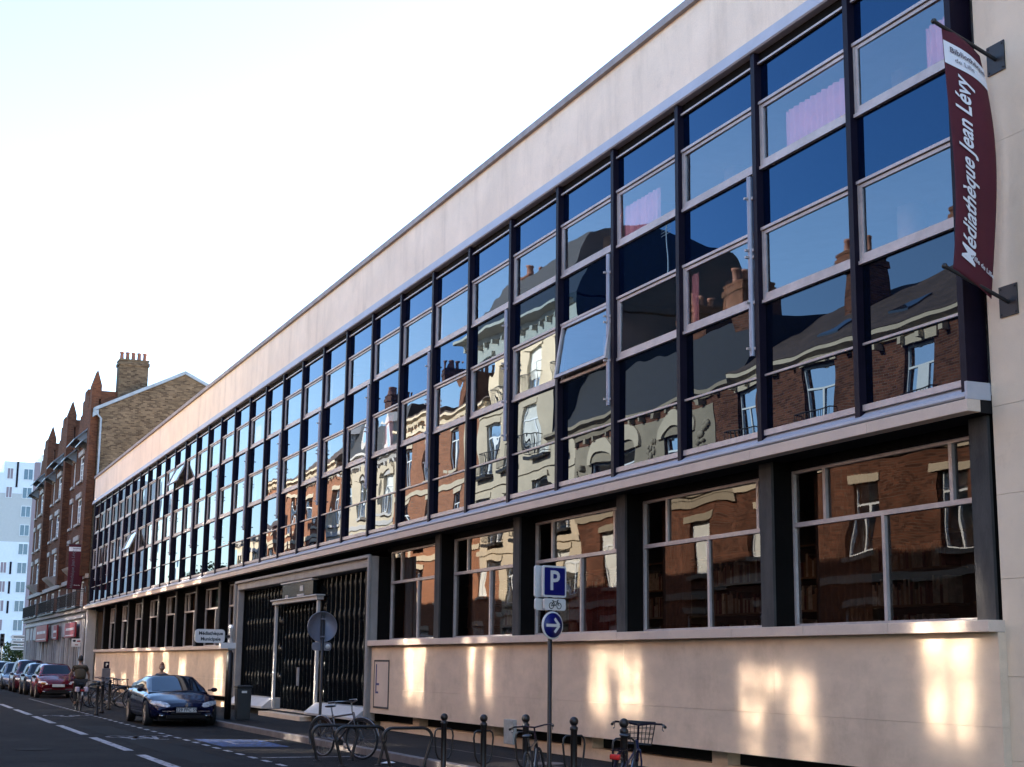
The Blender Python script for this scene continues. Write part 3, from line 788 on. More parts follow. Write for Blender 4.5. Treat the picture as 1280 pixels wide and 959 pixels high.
def antenna(parent, x, y, z0, z1):
    b = MB(); b.tube([(x,y,z0),(x,y,z1)], 0.03, 6)
    for k in range(5):
        b.tube([(x-0.5,y,z1-0.1-0.14*k),(x+0.5,y,z1-0.1-0.14*k)], 0.012, 4)
    return b.build("antenna", M_ALU, parent)

SH = [(0.5, 3.3)]
def cols(a, b, n): return [a+(b-a)*(k+0.5)/n for k in range(n)]
h1 = opp_house("brick_house", "long red brown brick house across the street with a pale cornice and tiled roof", -28.2, 8.0, 10.75, BR_OPP, M_CREAM,
          [(7.95, 10.2, [4.0, -0.5, -4.3, -7.75, -12.4, -18.15, -22.0, -26.2], 1.45), (4.75, 6.7, [4.0, -0.5, -4.3, -7.75, -12.4, -18.15, -22.0, -26.2], 1.4), (1.0, 3.3, [3.6, -1.0, -6.5, -11.5, -16.5, -22.0, -26.0], 1.6)],
          ('pitch', 3.0), M_TILE, [(-18.6,-17.7,-2.4,-1.7,11.9,14.0,3),(-25.4,-24.2,-3.6,-2.8,12.4,14.4,4), (-2,-1,-3.2,-2.4,12.4,14.3,3)], bands=(7.45, 4.1), balcony_rows=(0,), arch_rows=(), wide={(0,-7.75): (1.95, 0.62, 7.55, 8.95), (0,-12.4): (1.9, 0.28, 7.75, 9.25), (0,-4.3): (1.0, 0.10, 7.9, 10.2), (0,-18.15): (1.3, 0.5, 7.95, 10.2)})
for X in (-23.5, -20.3, -14.0, -8.0):
    for ro in h1.children:
        if ro.name.startswith('roof'):
            cx = X+10.1; b = MB(); f0, f1 = 1.2, 2.1
            sl = 3.0/(4.5+0.37)
            def rp(x, d, o_=0.03): return (x, 0.37-d, 10.85+sl*d+o_)
            b.add([rp(cx-0.45,f0,0.0),rp(cx+0.45,f0,0.0),rp(cx+0.45,f1,0.0),rp(cx-0.45,f1,0.0),rp(cx-0.45,f0,0.07),rp(cx+0.45,f0,0.07),rp(cx+0.45,f1,0.07),rp(cx-0.45,f1,0.07)], [(0,3,2,1),(4,5,6,7),(0,1,5,4),(1,2,6,5),(2,3,7,6),(3,0,4,7)]); b.build('roof_window', M_SUNGLASS, ro)
h2 = opp_house("ornate_house", "grey stone and brick house across the street with arched windows and steep slate roof", -40.2, -28.2, 10.6, BR_OPP, M_GREYST,
          [(7.6, 9.3, [-30.4, -34.0, -37.8], 1.7), (4.6, 6.6, [-30.4, -34.0, -37.8], 1.6), (0.6, 3.4, [-30.8, -34.2, -37.6], 2.0)],
          ('mansard', 3.0), M_SLATE, [(-29.9,-28.6,-2.6,-1.0,10.8,14.3,5), (-36.0,-34.8,-4.0,-2.6,12,15.0,3)], bands=(7.2, 4.0), arch_rows=(0,))
b = MB(); b.wall(-5.98, 5.98, 7.35, 10.05, 0.035, -0.04, [(x+34.2-0.852, x+34.2+0.852, 7.6, 9.3) for x in (-30.4, -34.0, -37.8)]); b.build("stone_band", M_GREYST, h2, fix=False)
antenna(h2, -4.2, -4.0, 13.0, 19.5)
for c in (-5.4, -1.75, 2.1, 5.5):
    b = MB()
    for q in range(14): b.ball((c+rnd.uniform(-0.28,0.28), 0.06, 8.9+rnd.uniform(-0.6,0.6)), (rnd.uniform(0.06,0.14),0.06,rnd.uniform(0.06,0.14)), 8)
    b.build("carved_panel", M_GREYST, h2)
h3 = opp_house("cream_house", "tall cream stone house across the street with iron balconies", -50.4, -40.2, 16.2, M_CREAM, M_CREAM,
          [(13.2, 15.2, cols(-50.2,-40.4,3), 1.5), (10.1, 12.2, cols(-50.2,-40.4,3), 1.5), (7.0, 9.1, cols(-50.2,-40.4,3), 1.5), (4.5, 6.2, cols(-50.2,-40.4,3), 1.5), (0.6, 3.4, cols(-50.2,-40.4,3), 2.2)],
          ('mansard', 3.4), M_SLATE, [(-50.2,-49.2,-4,-2,17,19.6,4)], bands=(12.7, 9.6, 6.6, 4.1), balcony_rows=(0, 1, 2), cornice=0.6)
h4 = opp_house("orange_brick_house", "orange brick house across the street with cream window bands", -61.0, -50.4, 13.6, BR_ORA, M_CREAM,
          [(10.6, 12.5, cols(-61,-50.4,3), 1.4), (7.6, 9.5, cols(-61,-50.4,3), 1.4), (4.8, 6.5, cols(-61,-50.4,3), 1.4), (0.6, 3.4, cols(-61,-50.4,2), 2.4)],
          ('pitch', 2.6), M_TILE, [(-60.6,-59.6,-4,-2.6,14.6,17.0,4)], bands=(13.0, 9.9, 7.0), balcony_rows=(1,))
antenna(h4, 2.5, -4.0, 15.5, 19.5)
h5 = opp_house("pale_house", "pale stone house across the street with white arched windows", -71.5, -61.0, 12.6, M_CREAM, M_WHITESTONE,
          [(9.4, 11.6, cols(-71.5,-61,3), 1.5), (6.2, 8.4, cols(-71.5,-61,3), 1.5), (0.6, 3.6, cols(-71.5,-61,3), 2.0)],
          ('mansard', 3.0), M_SLATE, [(-71.2,-70.2,-4,-2.6,14.6,17.2,4)], bands=(8.9, 5.4), arch_rows=(0,))
h6 = opp_house("brick_corner_house", "red brick house at the far end across the street with cream dormer", -86.0, -71.5, 13.2, BR_ORA, M_CREAM,
          [(10.0, 12.0, cols(-86,-71.5,4), 1.4), (7.0, 9.0, cols(-86,-71.5,4), 1.4), (4.4, 6.0, cols(-86,-71.5,4), 1.4), (0.6, 3.4, cols(-86,-71.5,3), 2.4)],
          ('pitch', 2.8), M_TILE, [(-79,-78,-4,-2.6,14.4,17.0,4)], bands=(9.4, 6.4))
h7 = opp_house("low_shop_house", "low cream house last in the row across the street", -98.0, -86.0, 10.4, M_CREAM, M_WHITESTONE,
          [(7.2, 9.3, cols(-98,-86,4), 1.4), (4.2, 6.2, cols(-98,-86,4), 1.4), (0.6, 3.4, cols(-98,-86,3), 2.4)],
          ('pitch', 2.5), M_TILE, [], bands=(6.7,))

# ================================================================ brick houses beyond the library
M_STONEB = mat("pale_lintel_stone", (0.36,0.31,0.27), 0.8, var=0.15)
M_SHOPW = mat("pale_shopfront_paint", (0.42,0.38,0.36), 0.6, var=0.12)
M_REDSIGN = mat("red_sign_board", (0.26,0.006,0.012), 0.5, var=0.05)
M_LEAD = mat("zinc_roof_edge", (0.22,0.26,0.30), 0.5, metal=0.4, var=0.2)
M_HGLASS = glass("dim_house_glass", 1.6, None, True, wob=0.0, base=(0.03,0.035,0.045))
HW = 11.6
def town_house(label, first=False):
    h = thing("brick_town_house", label, "building", (0, 0, 0), 0, "brick town houses beyond the library")
    x0, x1 = -HW, 0.0
    fl = [(12.3, 13.85), (9.7, 11.25), (7.1, 8.65)]
    holes = []
    for za, zb in fl: holes += [(-7.6,-5.6,za,zb), (-10.7,-9.7,za,zb), (-3.4,-2.5,za,zb)]
    holes += [(-7.6,-5.6,4.7,6.0), (-3.6,-2.0,4.6,6.1), (-10.9,-9.6,4.6,6.1)]
    shop = [(-10.6,-8.2,0.6,3.0), (-7.6,-6.2,0.12,3.0), (-5.6,-1.4,0.7,3.0)]
    b = MB(); b.wall(x0, x1, 4.3, 15.6, 0.0, 0.28, holes); b.box(x0, x1, 0.285, 0.5, 4.3, 15.6)
    # gable over the middle of the front
    b.prism([(-9.6,15.6),(-3.6,15.6),(-4.4,16.6),(-5.1,16.6),(-5.1,17.4),(-5.9,17.4),(-5.9,17.9),(-7.3,17.9),(-7.3,17.4),(-8.1,17.4),(-8.1,16.6),(-8.8,16.6)], 'y', 0.0, 0.45)
    # pilaster with pointed top beside the party wall
    b.box(-1.3, -0.35, -0.42, 0.0-0.001, 6.3, 16.4); b.prism([(-0.42,16.4),(0.12,16.4),(0.12,17.2),(-0.15,18.1),(-0.42,17.2)], 'x', -1.3, -0.35)
    b.box(-1.25, -0.4, 0.10, 2.2, 15.6, 16.9)
    b.prism([(-0.001,6.9),(-0.42,7.5),(-0.5,8.2),(-0.5,14.0),(-0.001,14.6)], 'x', -8.0, -5.2) if False else None
    b.build("wall", BR_RED, h)
    for za, zb in fl:
        for a, c in ((-7.6,-5.6), (-10.7,-9.7), (-3.4,-2.5)):
            t = MB(); t.box(a-0.15, c+0.15, -0.10, -0.002, zb+0.003, zb+0.3); t.build("lintel", M_STONEB, h)
            t = MB(); t.box(a-0.1, c+0.1, -0.14, 0.1, za-0.15, za-0.003); t.build("sill", M_STONEB, h)
    t = MB(); t.box(x0, x1, -0.16, -0.002, 6.15, 6.4); t.build("string_course", M_STONEB, h)
    t = MB(); t.box(x0, x1, -0.30, -0.002, 4.3, 4.5); t.build("string_course", M_STONEB, h)
    for (a, c, za, zb) in holes:
        win_unit(h, a, c, za, zb, 0.0, -1, M_WHITE, M_HGLASS, inset=0.06, transom=0.3 if zb-za > 1.4 else 0, bars=2, t=0.10)
    # bracketed canopies under the eaves and a first-floor balcony
    for (a, c, z) in ((-8.6,-4.9,14.9), (-11.4,-9.3,14.3), (-4.0,-1.5,14.3)):
        k = MB(); k.prism([(-0.001,z+0.45),(-0.75,z-0.25),(-0.75,z-0.33),(-0.001,z+0.33)], 'x', a, c)
        for x in (a+0.15, c-0.25): k.prism([(-0.001,z-0.5),(-0.6,z-0.2),(-0.6,z-0.12),(-0.001,z+0.25)], 'x', x, x+0.1)
        k.build("canopy", M_LEAD, h)
    k = MB(); k.box(-11.3, -1.5, -0.45, -0.002, 4.52, 4.62); rail(k, -11.25, -1.55, 4.62, 0.85, -0.002, -1, d=0.40, pitch=0.16); k.build("balcony", M_IRON, h)
    k = MB(); k.prism([(-0.001,6.41),(-0.55,6.9),(-0.62,7.02),(-0.001,7.02)], 'x', -8.0, -5.2); k.build("bay_corbel", M_STONEB, h)
    # pale shopfront
    s = MB(); s.wall(x0, x1, 0.1, 4.28, -0.06, 0.2, shop); s.box(x0, x1, 0.15, 0.4, 0.1, 4.28)
    for x in (-11.5, -8.1, -5.9, -1.2, -0.45): s.box(x, x+0.22, -0.13, -0.062, 0.1, 3.9)
    s.box(x0, x1, -0.22, -0.062, 3.95, 4.12)
    s.build("shopfront", M_SHOPW, h)
    win_unit(h, *shop[0], -0.06, -1, M_SHOPW, M_HGLASS, inset=0.1, transom=0, leaves=2)
    win_unit(h, *shop[2], -0.06, -1, M_SHOPW, M_HGLASS, inset=0.1, transom=0, leaves=4)
    d = MB(); d.box(shop[1][0]+0.02, shop[1][1]-0.02, 0.06, 0.11, 0.12, 2.98); d.build("door", M_DARK, h)
    r = MB(); r.prism([(0.2,15.6),(5.0,17.9),(9.8,15.6)], 'x', x0, -0.26 if first else x1)
    r.prism([(-9.2,15.6),(-4.0,15.6),(-6.6,17.6)], 'y', 0.45, 4.2)
    ro = r.build("roof", M_TILE, h)
    return h, ro
th = []
t1, r1 = town_house("dark red brick town house with stepped gable joined to the library's far end", True)
t1.location = (-73.75, 0.05, 0); th.append(t1)
for k, lb in ((1, "dark red brick town house in the middle of the row beyond the library"), (2, "dark red brick town house at the far corner of the row")):
    t, r = town_house(lb)
    t.location = (-73.75 - HW*k, 0.05, 0); th.append(t)
    chimney(r, -0.9, -0.1, 1.0, 2.4, 15.4, 17.6 - 0.25*k, BR_ORA, 3, M_POT)
# party wall facing the library roof
b = MB(); b.prism([(0.0,0.1),(0.0,15.75),(4.75,18.15),(9.9,15.7),(10.4,15.3),(10.4,0.1)], 'x', -0.25, 0.10)
b.build("party_wall", BR_YEL, t1)
b = MB()
for (ya, za), (yb, zb) in (((-0.3,15.62),(4.75,18.17)), ((4.75,18.17),(10.0,15.66))):
    b.prism([(ya,za),(yb,zb),(yb,zb+0.2),(ya,za+0.2)], 'x', -0.4, 0.18)
b.prism([(-0.32,15.3),(-0.05,15.45),(-0.05,15.7),(-0.32,15.6)], 'x', -0.4, 0.2)
b.tube([(0.16,-0.18,15.5),(0.16,0.1,15.2),(0.16,0.12,4.5)], 0.06, 8)
b.build("roof_edge", M_LEAD, t1)
chimney(r1, -1.2, -0.12, 1.0, 2.65, 15.5, 18.75, BR_YEL, 5, M_POT)
# red shop boards
def sign_board(label, x0, x1, z0, z1, y=-0.30):
    o = thing("shop_sign", label, "sign", ((x0+x1)/2, y, z0), 0, "red shop signs on the brick houses")
    hw, hh = (x1-x0)/2, z1-z0
    b = MB(); b.box(-hw, hw, 0.0, 0.10, 0, hh); bevel(b.build("board", M_REDSIGN, o), 0.01)
    b = MB(); n = 6
    for k in range(n):
        c = -hw*0.66+hw*1.32*k/(n-1); b.box(c-hw*0.085, c+hw*0.085, -0.012, -0.0005, hh*0.48, hh*0.64)
    b.box(-hw*0.8, hw*0.8, -0.012, -0.0005, hh*0.12, hh*0.17)
    b.build("lettering", M_WHITE, o)
    return o
sign_board("red shop sign nearest the library, over the pale shopfront", -80.4, -75.6, 2.9, 3.75)
sign_board("smaller red shop sign between the other two", -86.6, -84.6, 2.85, 3.75)
sign_board("red shop sign at the far end of the row", -97.5, -90.5, 2.8, 3.9)

# ================================================================ far apartment block
AP = thing("apartment_block", "tall pale blue and beige apartment block at the end of the street", "building", (-230, 4.0, 0))
M_APW = mat("pale_blue_render", (0.73,0.74,0.75), 0.9, var=0.04)
M_APB = mat("beige_render_band", (0.52,0.50,0.47), 0.9, var=0.04)
M_APP = mat("pink_brown_render", (0.30,0.22,0.23), 0.9, var=0.05)
M_APG = mat("window_blue_glass", (0.10,0.17,0.22), 0.1, var=0.15)
b = MB(); b.box(-14, 0, -34, 6.4, 0, 19.5); P2 = b.build("wall", M_APW, AP)
b = MB(); b.box(-14, 0.0, -34, 6.4, 19.505, 27.0); b.build("beige_storeys", M_APB, AP)
b = MB(); b.box(-14, 0.0, 1.9, 6.4, 27.005, 32.0); b.box(-14, 0, -34, 1.9, 27.005, 30.2); b.build("upper_storeys", M_APW, AP)
b = MB(); b.box(-14, 0.02, 6.405, 7.3, 0, 32.1); b.build("corner_strip", M_APP, AP)
b = MB(); b.box(-14, 0.05, 7.305, 7.5, 0, 32.2); b.build("white_fin", M_WHITE, AP)
b = MB(); b.box(-12, -2.0, 7.5, 12.0, 0.0, 33.6); b.build("roof_box", M_APW, AP)
for k in range(10):
    z = 3.0 + 2.92*k
    for (ya, yb, nm) in ((4.9, 6.2, 0), (2.45, 3.25, 1), (-1.6, 0.2, 0), (-5.6, -3.8, 0), (-9.5, -7.6, 0), (-14,-12,0), (-19,-17,0)):
        if nm == 1 and 5 <= k <= 7: continue
        if ya < 1 and k > 8: continue
        b = MB()
        for (a, c, d, e) in ((ya,yb,z-0.08,z), (ya,yb,z+1.6,z+1.68), (ya-0.08,ya,z-0.08,z+1.68), (yb,yb+0.08,z-0.08,z+1.68), ((ya+yb)/2-0.04,(ya+yb)/2+0.04,z,z+1.6)):
            b.box(0.005, 0.07, a, c, d, e)
        o = b.build("window", M_WHITE, AP)
        b = MB(); b.quad((0.03,ya,z),(0.03,yb,z),(0.03,yb,z+1.6),(0.03,ya,z+1.6)); b.build("pane", M_APP if nm else M_APG, o, fix=False)
for z in (8.5, 11.5, 14.5, 28.0):
    b = MB(); b.box(0.004, 0.05, 3.75, 4.05, z, z+ (4.0 if z > 20 else 1.9)); b.build("dark_slot", M_STEEL, AP)

# ================================================================ banners
M_MAROON = mat("maroon_banner_cloth", (0.075, 0.004, 0.013), 0.8, var=0.12, vscale=2, bump=0.001, bscale=300)
M_BANW = mat("white_banner_print", (0.70, 0.68, 0.70), 0.8, var=0.03)
M_GREYP = mat("grey_print", (0.12, 0.10, 0.12), 0.8)
def banner(label, loc, z_top, z_bot, y_out, y_in, rise, bulge, write=True):
    """A cloth between two rods that stick out of a wall (the wall is at y = 0 of the thing)."""
    o = thing("street_banner", label, "banner", loc, 0, "library banners")
    H = z_top - z_bot
    def pt(s, t, d=0.0):          # s: 0 outer edge .. 1 wall edge; t: 0 bottom .. 1 top
        sag = 4*t*(1-t)
        y = y_out + (y_in-y_out)*s + sag*bulge*(0.25+0.75*s) + 0.10*(1-t)*0
        z = z_bot + H*t + rise*(1-s)
        x = 0.10*sag*math.sin(2.2*s+0.6) + 0.03*math.sin(6*t+4*s) 
        return Vector((x + d, y, z))
    b = MB(); n, m = 24, 60
    vs = [pt(i/n, j/m) for j in range(m+1) for i in range(n+1)]
    b.add(vs, [(j*(n+1)+i, j*(n+1)+i+1, (j+1)*(n+1)+i+1, (j+1)*(n+1)+i) for j in range(m) for i in range(n)], 0, True)
    cl = b.build("cloth", M_MAROON, o, fix=False)
    sd = cl.modifiers.new("thickness", 'SOLIDIFY'); sd.thickness = 0.004; sd.offset = -1
    b = MB(); k = 10
    vs = [pt(i/n, 0.845+0.095*j/k, 0.008) for j in range(k+1) for i in range(n+1)]
    b.add(vs, [(j*(n+1)+i, j*(n+1)+i+1, (j+1)*(n+1)+i+1, (j+1)*(n+1)+i) for j in range(k) for i in range(n)], 0, True)
    b.build("white_band", M_BANW, cl, fix=False)
    wd = y_in - y_out
    def up(v):     # writing that runs upwards
        return pt(0.30 - v.y/wd, 0.43 + v.x/H, 0.022)
    b = MB(); add_text(b, "M\u00e9diath\u00e8que Jean L\u00e9vy", 0.228, up, extrude=0, bold=0.004, shear=0.18)
    b.build("lettering", M_BANW if write else M_GREYP, cl, fix=False)
    b = MB()
    add_text(b, "Biblioth\u00e8que", 0.088, lambda v: pt(0.53 + v.x/wd, 0.908 + v.y/H, 0.020), extrude=0, bold=0.002)
    add_text(b, "de Lille", 0.075, lambda v: pt(0.40 + v.x/wd, 0.872 + v.y/H, 0.020), extrude=0)
    b.build("lettering", M_GREYP, cl, fix=False)
    b = MB(); add_text(b, "Ville de Lille", 0.07, lambda v: pt(0.66 + v.x/wd, 0.085 + v.y/H, 0.02), extrude=0, bold=0.001)
    b.build("lettering", M_BANW, cl, fix=False)
    for z in (z_top, z_bot):
        r = MB(); r.tube([(0, -0.005, z-0.02), (0, y_out-0.10, z+rise*1.08)], 0.022, 8); r.ball((0, y_out-0.11, z+rise*1.1), 0.034, 8)
        ro = r.build("rod", M_IRON, o)
        p = MB(); p.box(-0.14, 0.14, -0.016, -0.002, z-0.17, z+0.17)
        for (a, c) in ((-0.11,-0.14),(0.11,-0.14),(-0.11,0.14),(0.11,0.14)): p.ball((a,-0.018,z+c), 0.012, 6)
        p.build("bracket", M_IRON, ro)
    return o
banner("maroon library banner with white writing on the cream wall beside the glass", (0.30, 0.198, 0), 8.36, 5.58, -0.74, -0.22, 0.26, 0.09)
banner("plain looking maroon banner at the library's far end by the brick house", (-74.6, 0.03, 0), 8.05, 5.55, -1.05, -0.25, 0.0, 0.05, False)

# ================================================================ street furniture
M_POLE = mat("brown_black_post_paint", (0.012, 0.008, 0.007), 0.45, var=0.2)
M_GREYM = mat("grey_sign_back", (0.16, 0.155, 0.18), 0.5, metal=0.3, var=0.08)
M_SBLUE = mat("sign_blue", (0.005, 0.007, 0.12), 0.35, var=0.04)
M_SWHITE = mat("sign_white", (0.68, 0.64, 0.60), 0.4, var=0.04)
def bollard(label, loc, h, hoop=True):
    o = thing("bollard", label, "bollard", loc, 0, "bollards along the kerb")
    b = MB(); b.lathe([(0.07,0),(0.07,0.06),(0.042,0.10),(0.042,h-0.16),(0.05,h-0.15),(0.05,h-0.12),(0.034,h-0.11),(0.034,h-0.09)], (0,0,0), 14); b.build("post", M_POLE, o)
    b = MB(); b.ball((0,0,h-0.05), 0.056, 14); b.build("ball_cap", M_POLE, o)
    if hoop:
        b = MB(); t = h-0.22
        b.tube([(0,-0.04,t),(0,-0.10,t),(0,-0.135,t-0.03),(0,-0.145,t-0.10),(0,-0.12,t-0.34),(0,-0.085,t-0.42),(0,-0.04,t-0.44)], 0.013, 7)
        b.tube([(0,0.04,t),(0,0.10,t),(0,0.135,t-0.03),(0,0.145,t-0.10),(0,0.12,t-0.34),(0,0.085,t-0.42),(0,0.04,t-0.44)], 0.013, 7)
        b.build("hoop", M_POLE, o)
    return o
for lb, x, y, h in (("dark bollard with side hoops nearest the bike stands, first of the right-hand row", -8.60, -2.9, 0.92),
                    ("dark bollard with side hoops second in the row, left of the grey meter box", -7.03, -2.9, 0.96),
                    ("dark bollard with a dark bicycle leaning on it, just left of the parking post", -5.57, -2.9, 1.01),
                    ("dark bollard with side hoops just right of the parking post", -4.11, -2.9, 1.03),
                    ("dark bollard behind the bicycle with the wire basket", -2.79, -2.9, 1.06)):
    bollard(lb, (x, y, 0), h)
for lb, x, y in (("dark bollard close behind the blue saloon's tail", -34.2, -4.45), ("dark bollard between the blue saloon and the parked bicycles, middle one", -36.4, -4.0), ("dark bollard next to the parked bicycles by the cyclist", -39.8, -3.3)):
    bollard(lb, (x, y, 0), 1.0, False)
def bike_stand(label, loc, wt, wb, h, rz=0.0):
    o = thing("bike_stand", label, "bike stand", loc, rz, "hoop bike stands")
    pts = [(0,-wb/2,0.0)]
    pts += [(0,-wb/2-(wt-wb)/2*t, 0.72*h*t) for t in (0.5, 0.8, 1.0)]
    for q in range(1, 6):
        a = math.pi/2*q/5; r = 0.16*1
        pts.append((0, -wt/2+r-r*math.cos(a), h-0.16*h/0.58*0.0-r+r*math.sin(a)))
    pts += [(0, -p[1], p[2]) for p in pts[::-1]]
    b = MB(); b.tube(pts, 0.026, 10); b.build("tube", M_POLE, o)
    b = MB()
    for s in (-1, 1): b.lathe([(0.06,0.0),(0.06,0.012),(0.03,0.016)], (0, s*wb/2, 0), 12)
    b.build("base_plate", M_POLE, o)
    return o
bike_stand("black hoop stand with the silver bicycle locked to it", (-12.65,-3.38,0), 0.80, 0.60, 0.59)
bike_stand("black hoop stand just right of the silver bicycle's hoop", (-11.35,-3.32,0), 0.86, 0.62, 0.62)
bike_stand("empty black hoop stand beside the first dark bollard", (-10.75,-2.72,0), 0.84, 0.56, 0.62)
bike_stand("black hoop stand among the crowded bicycles behind the cyclist", (-43.0,-3.2,0), 0.8, 0.6, 0.8)

# parking sign post
o = thing("parking_sign", "tall post with blue P sign, bicycle plate and blue arrow disc", "road sign", (-7.55, -1.66, 0.12), math.radians(17))
b = MB(); b.lathe([(0.045,0),(0.045,0.1),(0.033,0.13),(0.033,2.96),(0.02,2.97)], (0,0,0), 14); b.build("post", M_POLE, o)
def plate(mb, x0, x1, yc, zc, w_, h_, r=0.035, m=0):
    pts = []
    for (sy, sz, a0) in ((1,1,0),(-1,1,90),(-1,-1,180),(1,-1,270)):
        for q in range(5):
            a = math.radians(a0+90*q/4); pts.append((yc+sy*(w_/2-r)+r*math.cos(a), zc+sz*(h_/2-r)+r*math.sin(a)))
    mb.prism(pts, 'x', x0, x1, m)
sy_ = lambda yc, zc, x: (lambda v: (x, yc+v.x, zc+v.y))
for k, xs in ((0, (0.045, 0.075)), (1, (-0.085, -0.055))):
    b = MB(); plate(b, *xs, 0.02 if k == 0 else -0.02, 2.74, 0.46, 0.46); bp_ = b.build("parking_plate", M_SWHITE, o)
    b = MB(); plate(b, *xs, 0.03 if k == 0 else -0.03, 2.405, 0.42, 0.17); bk = b.build("bicycle_plate", M_SWHITE, o)
    if k == 0:
        b = MB(); plate(b, 0.0755, 0.078, 0.02, 2.74, 0.405, 0.405, 0.02); b.build("blue_field", M_SBLUE, bp_)
        b = MB(); add_text(b, "P", 0.40, sy_(0.015, 2.74, 0.0795), extrude=0, bold=0.008); b.build("lettering", M_SWHITE, bp_, fix=False)
        b = MB()
        def cr(cy, cz, r):
            b.tube([(0.077, cy+r*math.cos(a*math.pi/8), cz+r*math.sin(a*math.pi/8)) for a in range(16)], 0.006, 5, closed=True)
        c_ = (0.03, 2.385)
        cr(c_[0]-0.075, c_[1], 0.043); cr(c_[0]+0.075, c_[1], 0.043)
        for a, d in (((-0.075,0),(-0.035,0.06)), ((-0.035,0.06),(0.045,0.06)), ((0.045,0.06),(0.0,0.0)), ((0.0,0.0),(-0.035,0.06)), ((0.0,0),(-0.075,0)), ((0.075,0),(0.04,0.08)), ((0.04,0.08),(0.065,0.085)), ((-0.04,0.07),(-0.055,0.075)), ((-0.03,0.072),(-0.06,0.072))):
            b.tube([(0.077, c_[0]+a[0], c_[1]+a[1]), (0.077, c_[0]+d[0], c_[1]+d[1])], 0.006, 5)
        b.build("bicycle_symbol", M_IRON, bk)
b = MB()
for z in (2.6, 2.85, 2.40): b.box(-0.055, 0.045, -0.03, 0.03, z-0.012, z+0.012)
b.build("clamp", M_GREYM, o)
b = MB(); b.lathe([(0.185,0.0),(0.205,0.01),(0.205,0.022),(0.19,0.03)], (0.045, -0.01, 2.10), 36, axis='x'); ad_ = b.build("arrow_disc", M_SWHITE, o)
b = MB(); b.lathe([(0.18,0.0),(0.18,0.003)], (0.0752, -0.01, 2.10), 36, axis='x'); b.build("blue_field", M_SBLUE, ad_)
b = MB()
def bar2(p, q, wd=0.04, x=0.0795):
    p = Vector((x,*p)); q = Vector((x,*q)); t = (q-p).normalized(); nn = Vector((0,-t.z,t.y))*wd/2
    b.quad(p-nn, q-nn, q+nn, p+nn)
yc, zc = -0.01, 2.10
bar2((yc-0.13,zc),(yc+0.10,zc),0.042); bar2((yc+0.125,zc-0.0),(yc+0.03,zc+0.10),0.042,0.0797); bar2((yc+0.125,zc+0.0),(yc+0.03,zc-0.10),0.042,0.0799)
b.build("arrow_symbol", M_SWHITE, ad_, fix=False)

# back of a round sign on its post
o = thing("round_sign", "round road sign seen from behind on a dark post before the entrance", "road sign", (-18.3, -2.05, 0.12))
b = MB(); b.lathe([(0.04,0),(0.032,0.1),(0.032,2.50)], (0,0,0), 12); b.build("post", M_POLE, o)
b = MB(); b.lathe([(0.30,0.0),(0.325,0.005),(0.325,0.03),(0.31,0.03),(0.305,0.012),(0,0.012)], (-0.075, 0, 2.27), 40, axis='x'); dd = b.build("disc", M_GREYM, o)
b = MB(); b.box(-0.045, -0.005, -0.045, 0.045, 2.0, 2.58); b.build("channel", M_IRON, dd)
b = MB(); plate(b, -0.07, -0.05, 0, 1.86, 0.42, 0.17, 0.06); pl_ = b.build("plate", M_GREYM, o)
b = MB(); b.lathe([(0.05,0),(0.05,0.02)], (-0.049, 0.13, 1.86), 14, axis='x'); b.build("reflector", M_SWHITE, pl_)
b = MB(); b.box(-0.05, 0.04, -0.05, 0.05, 2.05, 2.08); b.box(-0.05,0.04,-0.05,0.05,2.42,2.45); b.build("clamp", M_GREYM, o)

# white direction sign
o = thing("direction_sign", "white finger sign on a dark post with a white top by the entrance", "road sign", (-27.85, -1.9, 0.12))
b = MB(); b.lathe([(0.09,0),(0.09,1.75),(0.05,1.78),(0.05,2.0)], (0,0,0), 14); b.build("post", M_POLE, o)
b = MB(); b.lathe([(0.06,1.82),(0.06,2.38),(0.075,2.39),(0.075,2.42),(0.05,2.5),(0.0,2.5)], (0,0,0), 14); b.box(-0.16,0.12,-0.28,0.12,1.87,2.02); b.build("cap", M_SWHITE, o)
b = MB(); plate(b, 0.02, 0.07, -0.58, 2.19, 0.80, 0.36, 0.09); pl_ = b.build("finger_plate", M_SWHITE, o)
b = MB(); add_text(b, "M\u00e9diath\u00e8que", 0.125, sy_(-0.56, 2.26, 0.0715), extrude=0, bold=0.004); add_text(b, "Municipale", 0.125, sy_(-0.56, 2.11, 0.0715), extrude=0, bold=0.004); b.build("lettering", M_IRON, pl_, fix=False)
b = MB(); b.box(0.0, 0.05, -0.2, 0.0, 2.15, 2.22); b.build("arm", M_IRON, o)
# litter bin
o = thing("litter_bin", "dark square litter bin beside the white finger sign", "bin", (-26.75, -1.75, 0.12))
o.scale = (0.85, 0.85, 0.92)
b = MB(); b.prism([(-0.2,0.04),(0.2,0.04),(0.23,0.92),(-0.23,0.92)], 'x', -0.2, 0.2); bevel(b.build("body", mat("dark_grey_plastic", (0.018,0.019,0.02), 0.5, var=0.15), o), 0.03, 3)
b = MB(); b.box(-0.24,0.24,-0.24,0.24,0.922,0.99); bevel(b.build("lid", M_IRON, o), 0.02)
b = MB(); b.box(0.205,0.22,-0.09,0.07,0.78,0.84); b.build("sticker", M_SWHITE, o)
